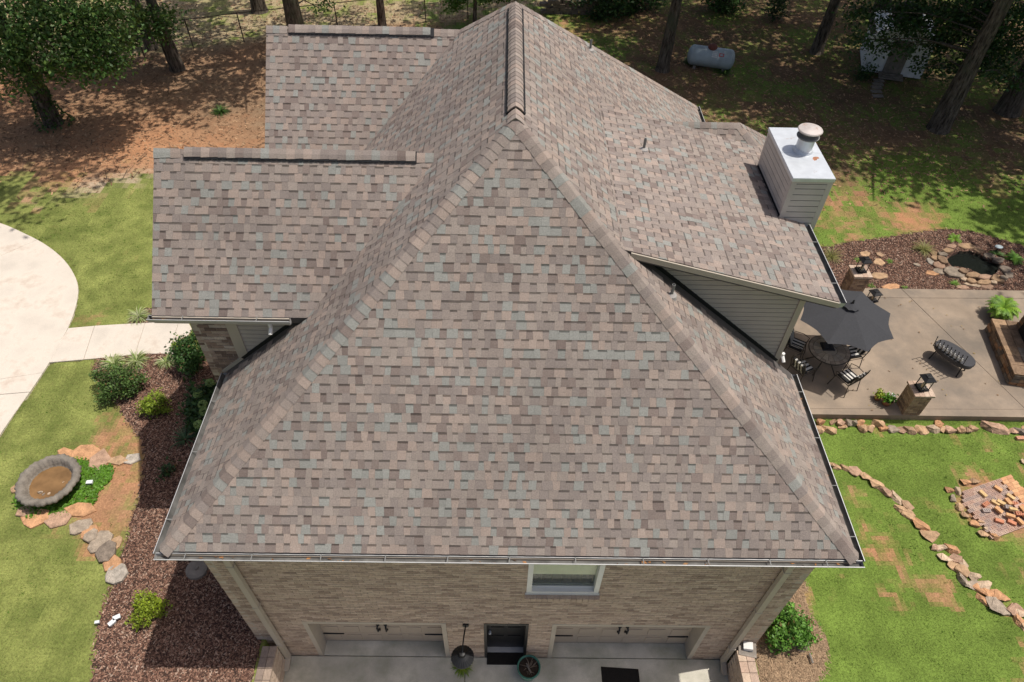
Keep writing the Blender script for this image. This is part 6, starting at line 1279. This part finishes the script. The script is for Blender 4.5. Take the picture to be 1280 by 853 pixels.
# ------------------------------------------------------------------ brick paving square and loose bricks on the right lawn
q = lambda a, b: np.array(G(1160+a/7.108, 570+b/7.108, LZ+.06))
A0, B0, D0 = q(300, 318), q(768, 156), q(640, 722); e1 = (B0-A0); w1 = np.linalg.norm(e1); e1 /= w1; e2 = np.array((e1[1], -e1[0], 0)); w2 = abs((D0-A0)@e2)
e = empty('brick_paving', tuple((A0+B0+D0)/3*np.array((1, 1, 0))+np.array((0, 0, LZ))), 'square of perforated bricks laid flat on the right lawn', 'brick paving')
def holed(nx2, ny2, L_, Wd, H_):
    m_ = MB(); xs_ = [-L_/2]; hs = L_/(nx2*2+1)
    for i in range(nx2): xs_ += [-L_/2+hs*(2*i+1), -L_/2+hs*(2*i+2)]
    xs_.append(L_/2); ys_ = [-Wd/2]; hy_ = Wd/(ny2*2+1)
    for i in range(ny2): ys_ += [-Wd/2+hy_*(2*i+1), -Wd/2+hy_*(2*i+2)]
    ys_.append(Wd/2)
    for i in range(len(xs_)-1):
        for j in range(len(ys_)-1):
            a, b, c, d_ = xs_[i], xs_[i+1], ys_[j], ys_[j+1]
            if i % 2 and j % 2:
                for s, t, u_, v_ in ((a, c, b, c), (b, c, b, d_), (b, d_, a, d_), (a, d_, a, c)): m_.quad((s, t, H_), (u_, v_, H_), (u_, v_, H_*.35), (s, t, H_*.35), (.16, .09, .07))
                m_.quad((a, c, H_*.35), (b, c, H_*.35), (b, d_, H_*.35), (a, d_, H_*.35), (.10, .06, .045))
            else: m_.quad((a, c, H_), (b, c, H_), (b, d_, H_), (a, d_, H_))
    m_.quad((-L_/2, -Wd/2, 0), (L_/2, -Wd/2, 0), (L_/2, -Wd/2, H_), (-L_/2, -Wd/2, H_)); m_.quad((L_/2, -Wd/2, 0), (L_/2, Wd/2, 0), (L_/2, Wd/2, H_), (L_/2, -Wd/2, H_)); m_.quad((L_/2, Wd/2, 0), (-L_/2, Wd/2, 0), (-L_/2, Wd/2, H_), (L_/2, Wd/2, H_)); m_.quad((-L_/2, Wd/2, 0), (-L_/2, -Wd/2, 0), (-L_/2, -Wd/2, H_), (-L_/2, Wd/2, H_)); return m_
def tinted(m_, c): m2 = MB(); m2.v = m_.v; m2.f = m_.f; m2.m = m_.m; m2.c = [tuple(a*b for a, b in zip(k, c)) for k in m_.c]; return m2
hb = holed(3, 2, .160, .080, .062); rot_ = math.atan2(e1[1], e1[0]); e.rotation_euler = (0, 0, rot_)
protos = [tinted(hb, c).build('brick', M['brick'], e, local=True) for c in ((.40, .27, .22), (.46, .30, .23), (.36, .27, .23), (.50, .36, .28))]
nc, nr = int(w1*.68/.165), int(w2/.085)
cnt_ = 0; eo = Vector(worldof(e)); used = set()
def to_local(p): d_ = Vector(p)-eo; c, s_ = math.cos(-rot_), math.sin(-rot_); return Vector((d_.x*c-d_.y*s_, d_.x*s_+d_.y*c, d_.z))
for r in range(nr):
    for c in range(-1, nc+1):
        p = A0+e1*(.165*(c+.5-(.5 if r % 2 else 0)))+e2*(.085*(r+.5)); k = random.randrange(4)
        if r < 2 and c < 0: continue
        ob = protos[k] if k not in used else protos[k].copy()
        if k in used: COL.objects.link(ob); ob.parent = e
        used.add(k); lc = to_local((p[0], p[1], LZ+.005)); ob.location = lc; ob.rotation_euler = (0, 0, random.uniform(-.03, .03))
for r in range(int(w2*.75/.086)):
    for c in range(2):
        p = A0+e1*(w1*.70+.165*(c+.5)+(.0 if r % 2 else .03))+e2*(.086*(r+.5)); m_ = MB(); m_.box(-.080, .080, -.041, .041, 0, .065, random.choice([(.58, .31, .16), (.62, .36, .19), (.52, .28, .15)])); ob = m_.build('brick', M['brick'], e, local=True); ob.location = to_local((p[0], p[1], LZ+.01)); ob.rotation_euler = (0, 0, random.uniform(-.03, .03))
OC = {'orange': (.60, .34, .17), 'yellow': (.58, .40, .20), 'red': (.52, .22, .13), 'pink': (.50, .32, .25), 'grey': (.36, .30, .27)}
lb_ = [(480, 345, 1.1, 'yellow', 0, 0), (615, 300, .9, 'orange', 0, 0), (505, 437, -.5, 'red', 1, 0), (510, 495, .0, 'grey', 1, 0), (590, 425, .75, 'yellow', 0, .0), (635, 430, .7, 'yellow', 0, .03), (610, 497, 1.0, 'orange', 0, .05), (690, 470, .1, 'grey', 1, .05), (735, 500, .2, 'yellow', 0, .07), (712, 556, .5, 'orange', 0, .07), (625, 587, .4, 'red', 0, 0), (735, 600, .6, 'red', 0, .0), (800, 598, 1.2, 'orange', 0, .04), (790, 535, .1, 'red', 1, .07), (815, 505, 1.5, 'orange', 0, .12), (750, 436, .2, 'red', 1, .02), (775, 470, -.3, 'pink', 0, .06), (725, 372, .9, 'yellow', 0, 0), (845, 480, .8, 'red', 0, .06), (700, 425, 1.4, 'orange', 0, .05), (838, 520, .4, 'red', 1, .04), (860, 560, 1.0, 'orange', 0, .03), (880, 500, .3, 'orange', 0, .1)]
lb_ = [(a, b, r, c, h, z) for a, b, r, c, h, z in lb_]
wherex = lambda a, b: 'on the left part' if a < 560 else ('in the middle of the heap' if a < 760 else 'on the right side of the heap')
for i, (a, b, r, c, h, z) in enumerate(lb_):
    p = q(a, b); m_ = tinted(holed(3, 2, .178, .086, .06), OC[c]) if h else MB().box(-.089, .089, -.043, .043, 0, .06, OC[c]); vs = [(x, y, zz) for x, y, zz in m_.v]; ob = m_.build('loose_brick', M['brick'], origin=(0, 0, 0)); ob.location = (p[0], p[1], LZ+.07+z); ob.rotation_euler = (random.uniform(-.3, .3) if z > .03 else 0, random.uniform(-.25, .25) if z > .03 else 0, -r)
    tag(ob, f'{"perforated" if h else "solid"} {c} brick {wherex(a, b)}, {ORD[i]} from the left corner', 'brick', 'loose bricks on the brick square')
for i, (a, b, sx, sy, col) in enumerate(((190, 298, 92, 64, 'orange'), (268, 308, 62, 84, 'cream'), (332, 230, 104, 70, 'orange'), (418, 224, 110, 64, 'tan'), (228, 378, 84, 76, 'grey'), (286, 452, 88, 80, 'tan'), (336, 526, 92, 66, 'tan'), (422, 605, 108, 76, 'orange'), (472, 588, 66, 40, 'tan'), (512, 642, 86, 40, 'cream'), (500, 690, 120, 70, 'tan'), (590, 712, 92, 74, 'orange'))):
    p = q(a, b); rock('edging_stone', p[0], p[1], LZ, sx/7.108/60*1.1, sy/7.108/52*1.1, random.uniform(.11, .16), random.uniform(-.8, .1), col, label=f'{CN[col]} rock along the edge of the brick square, {ORD[i]} from its top left', cat='stone', group='rocks round the brick square')
p = G(1274, 549, LZ); ob = MB().box(-.1, .1, -.048, .048, 0, .07, (.50, .26, .17)).build('loose_brick', M['brick'], origin=(0, 0, 0)); ob.location = (p[0], p[1], LZ); ob.rotation_euler = (0, 0, .05); tag(ob, 'single red brick lying on the lawn near the large boulder', 'brick')
p = G2(1278, 578, LZ); rock('edging_stone', p[0], p[1], LZ, .14, .16, .1, .3, 'cream', label='small pale stone on the lawn at the right edge above the brick square', cat='stone')
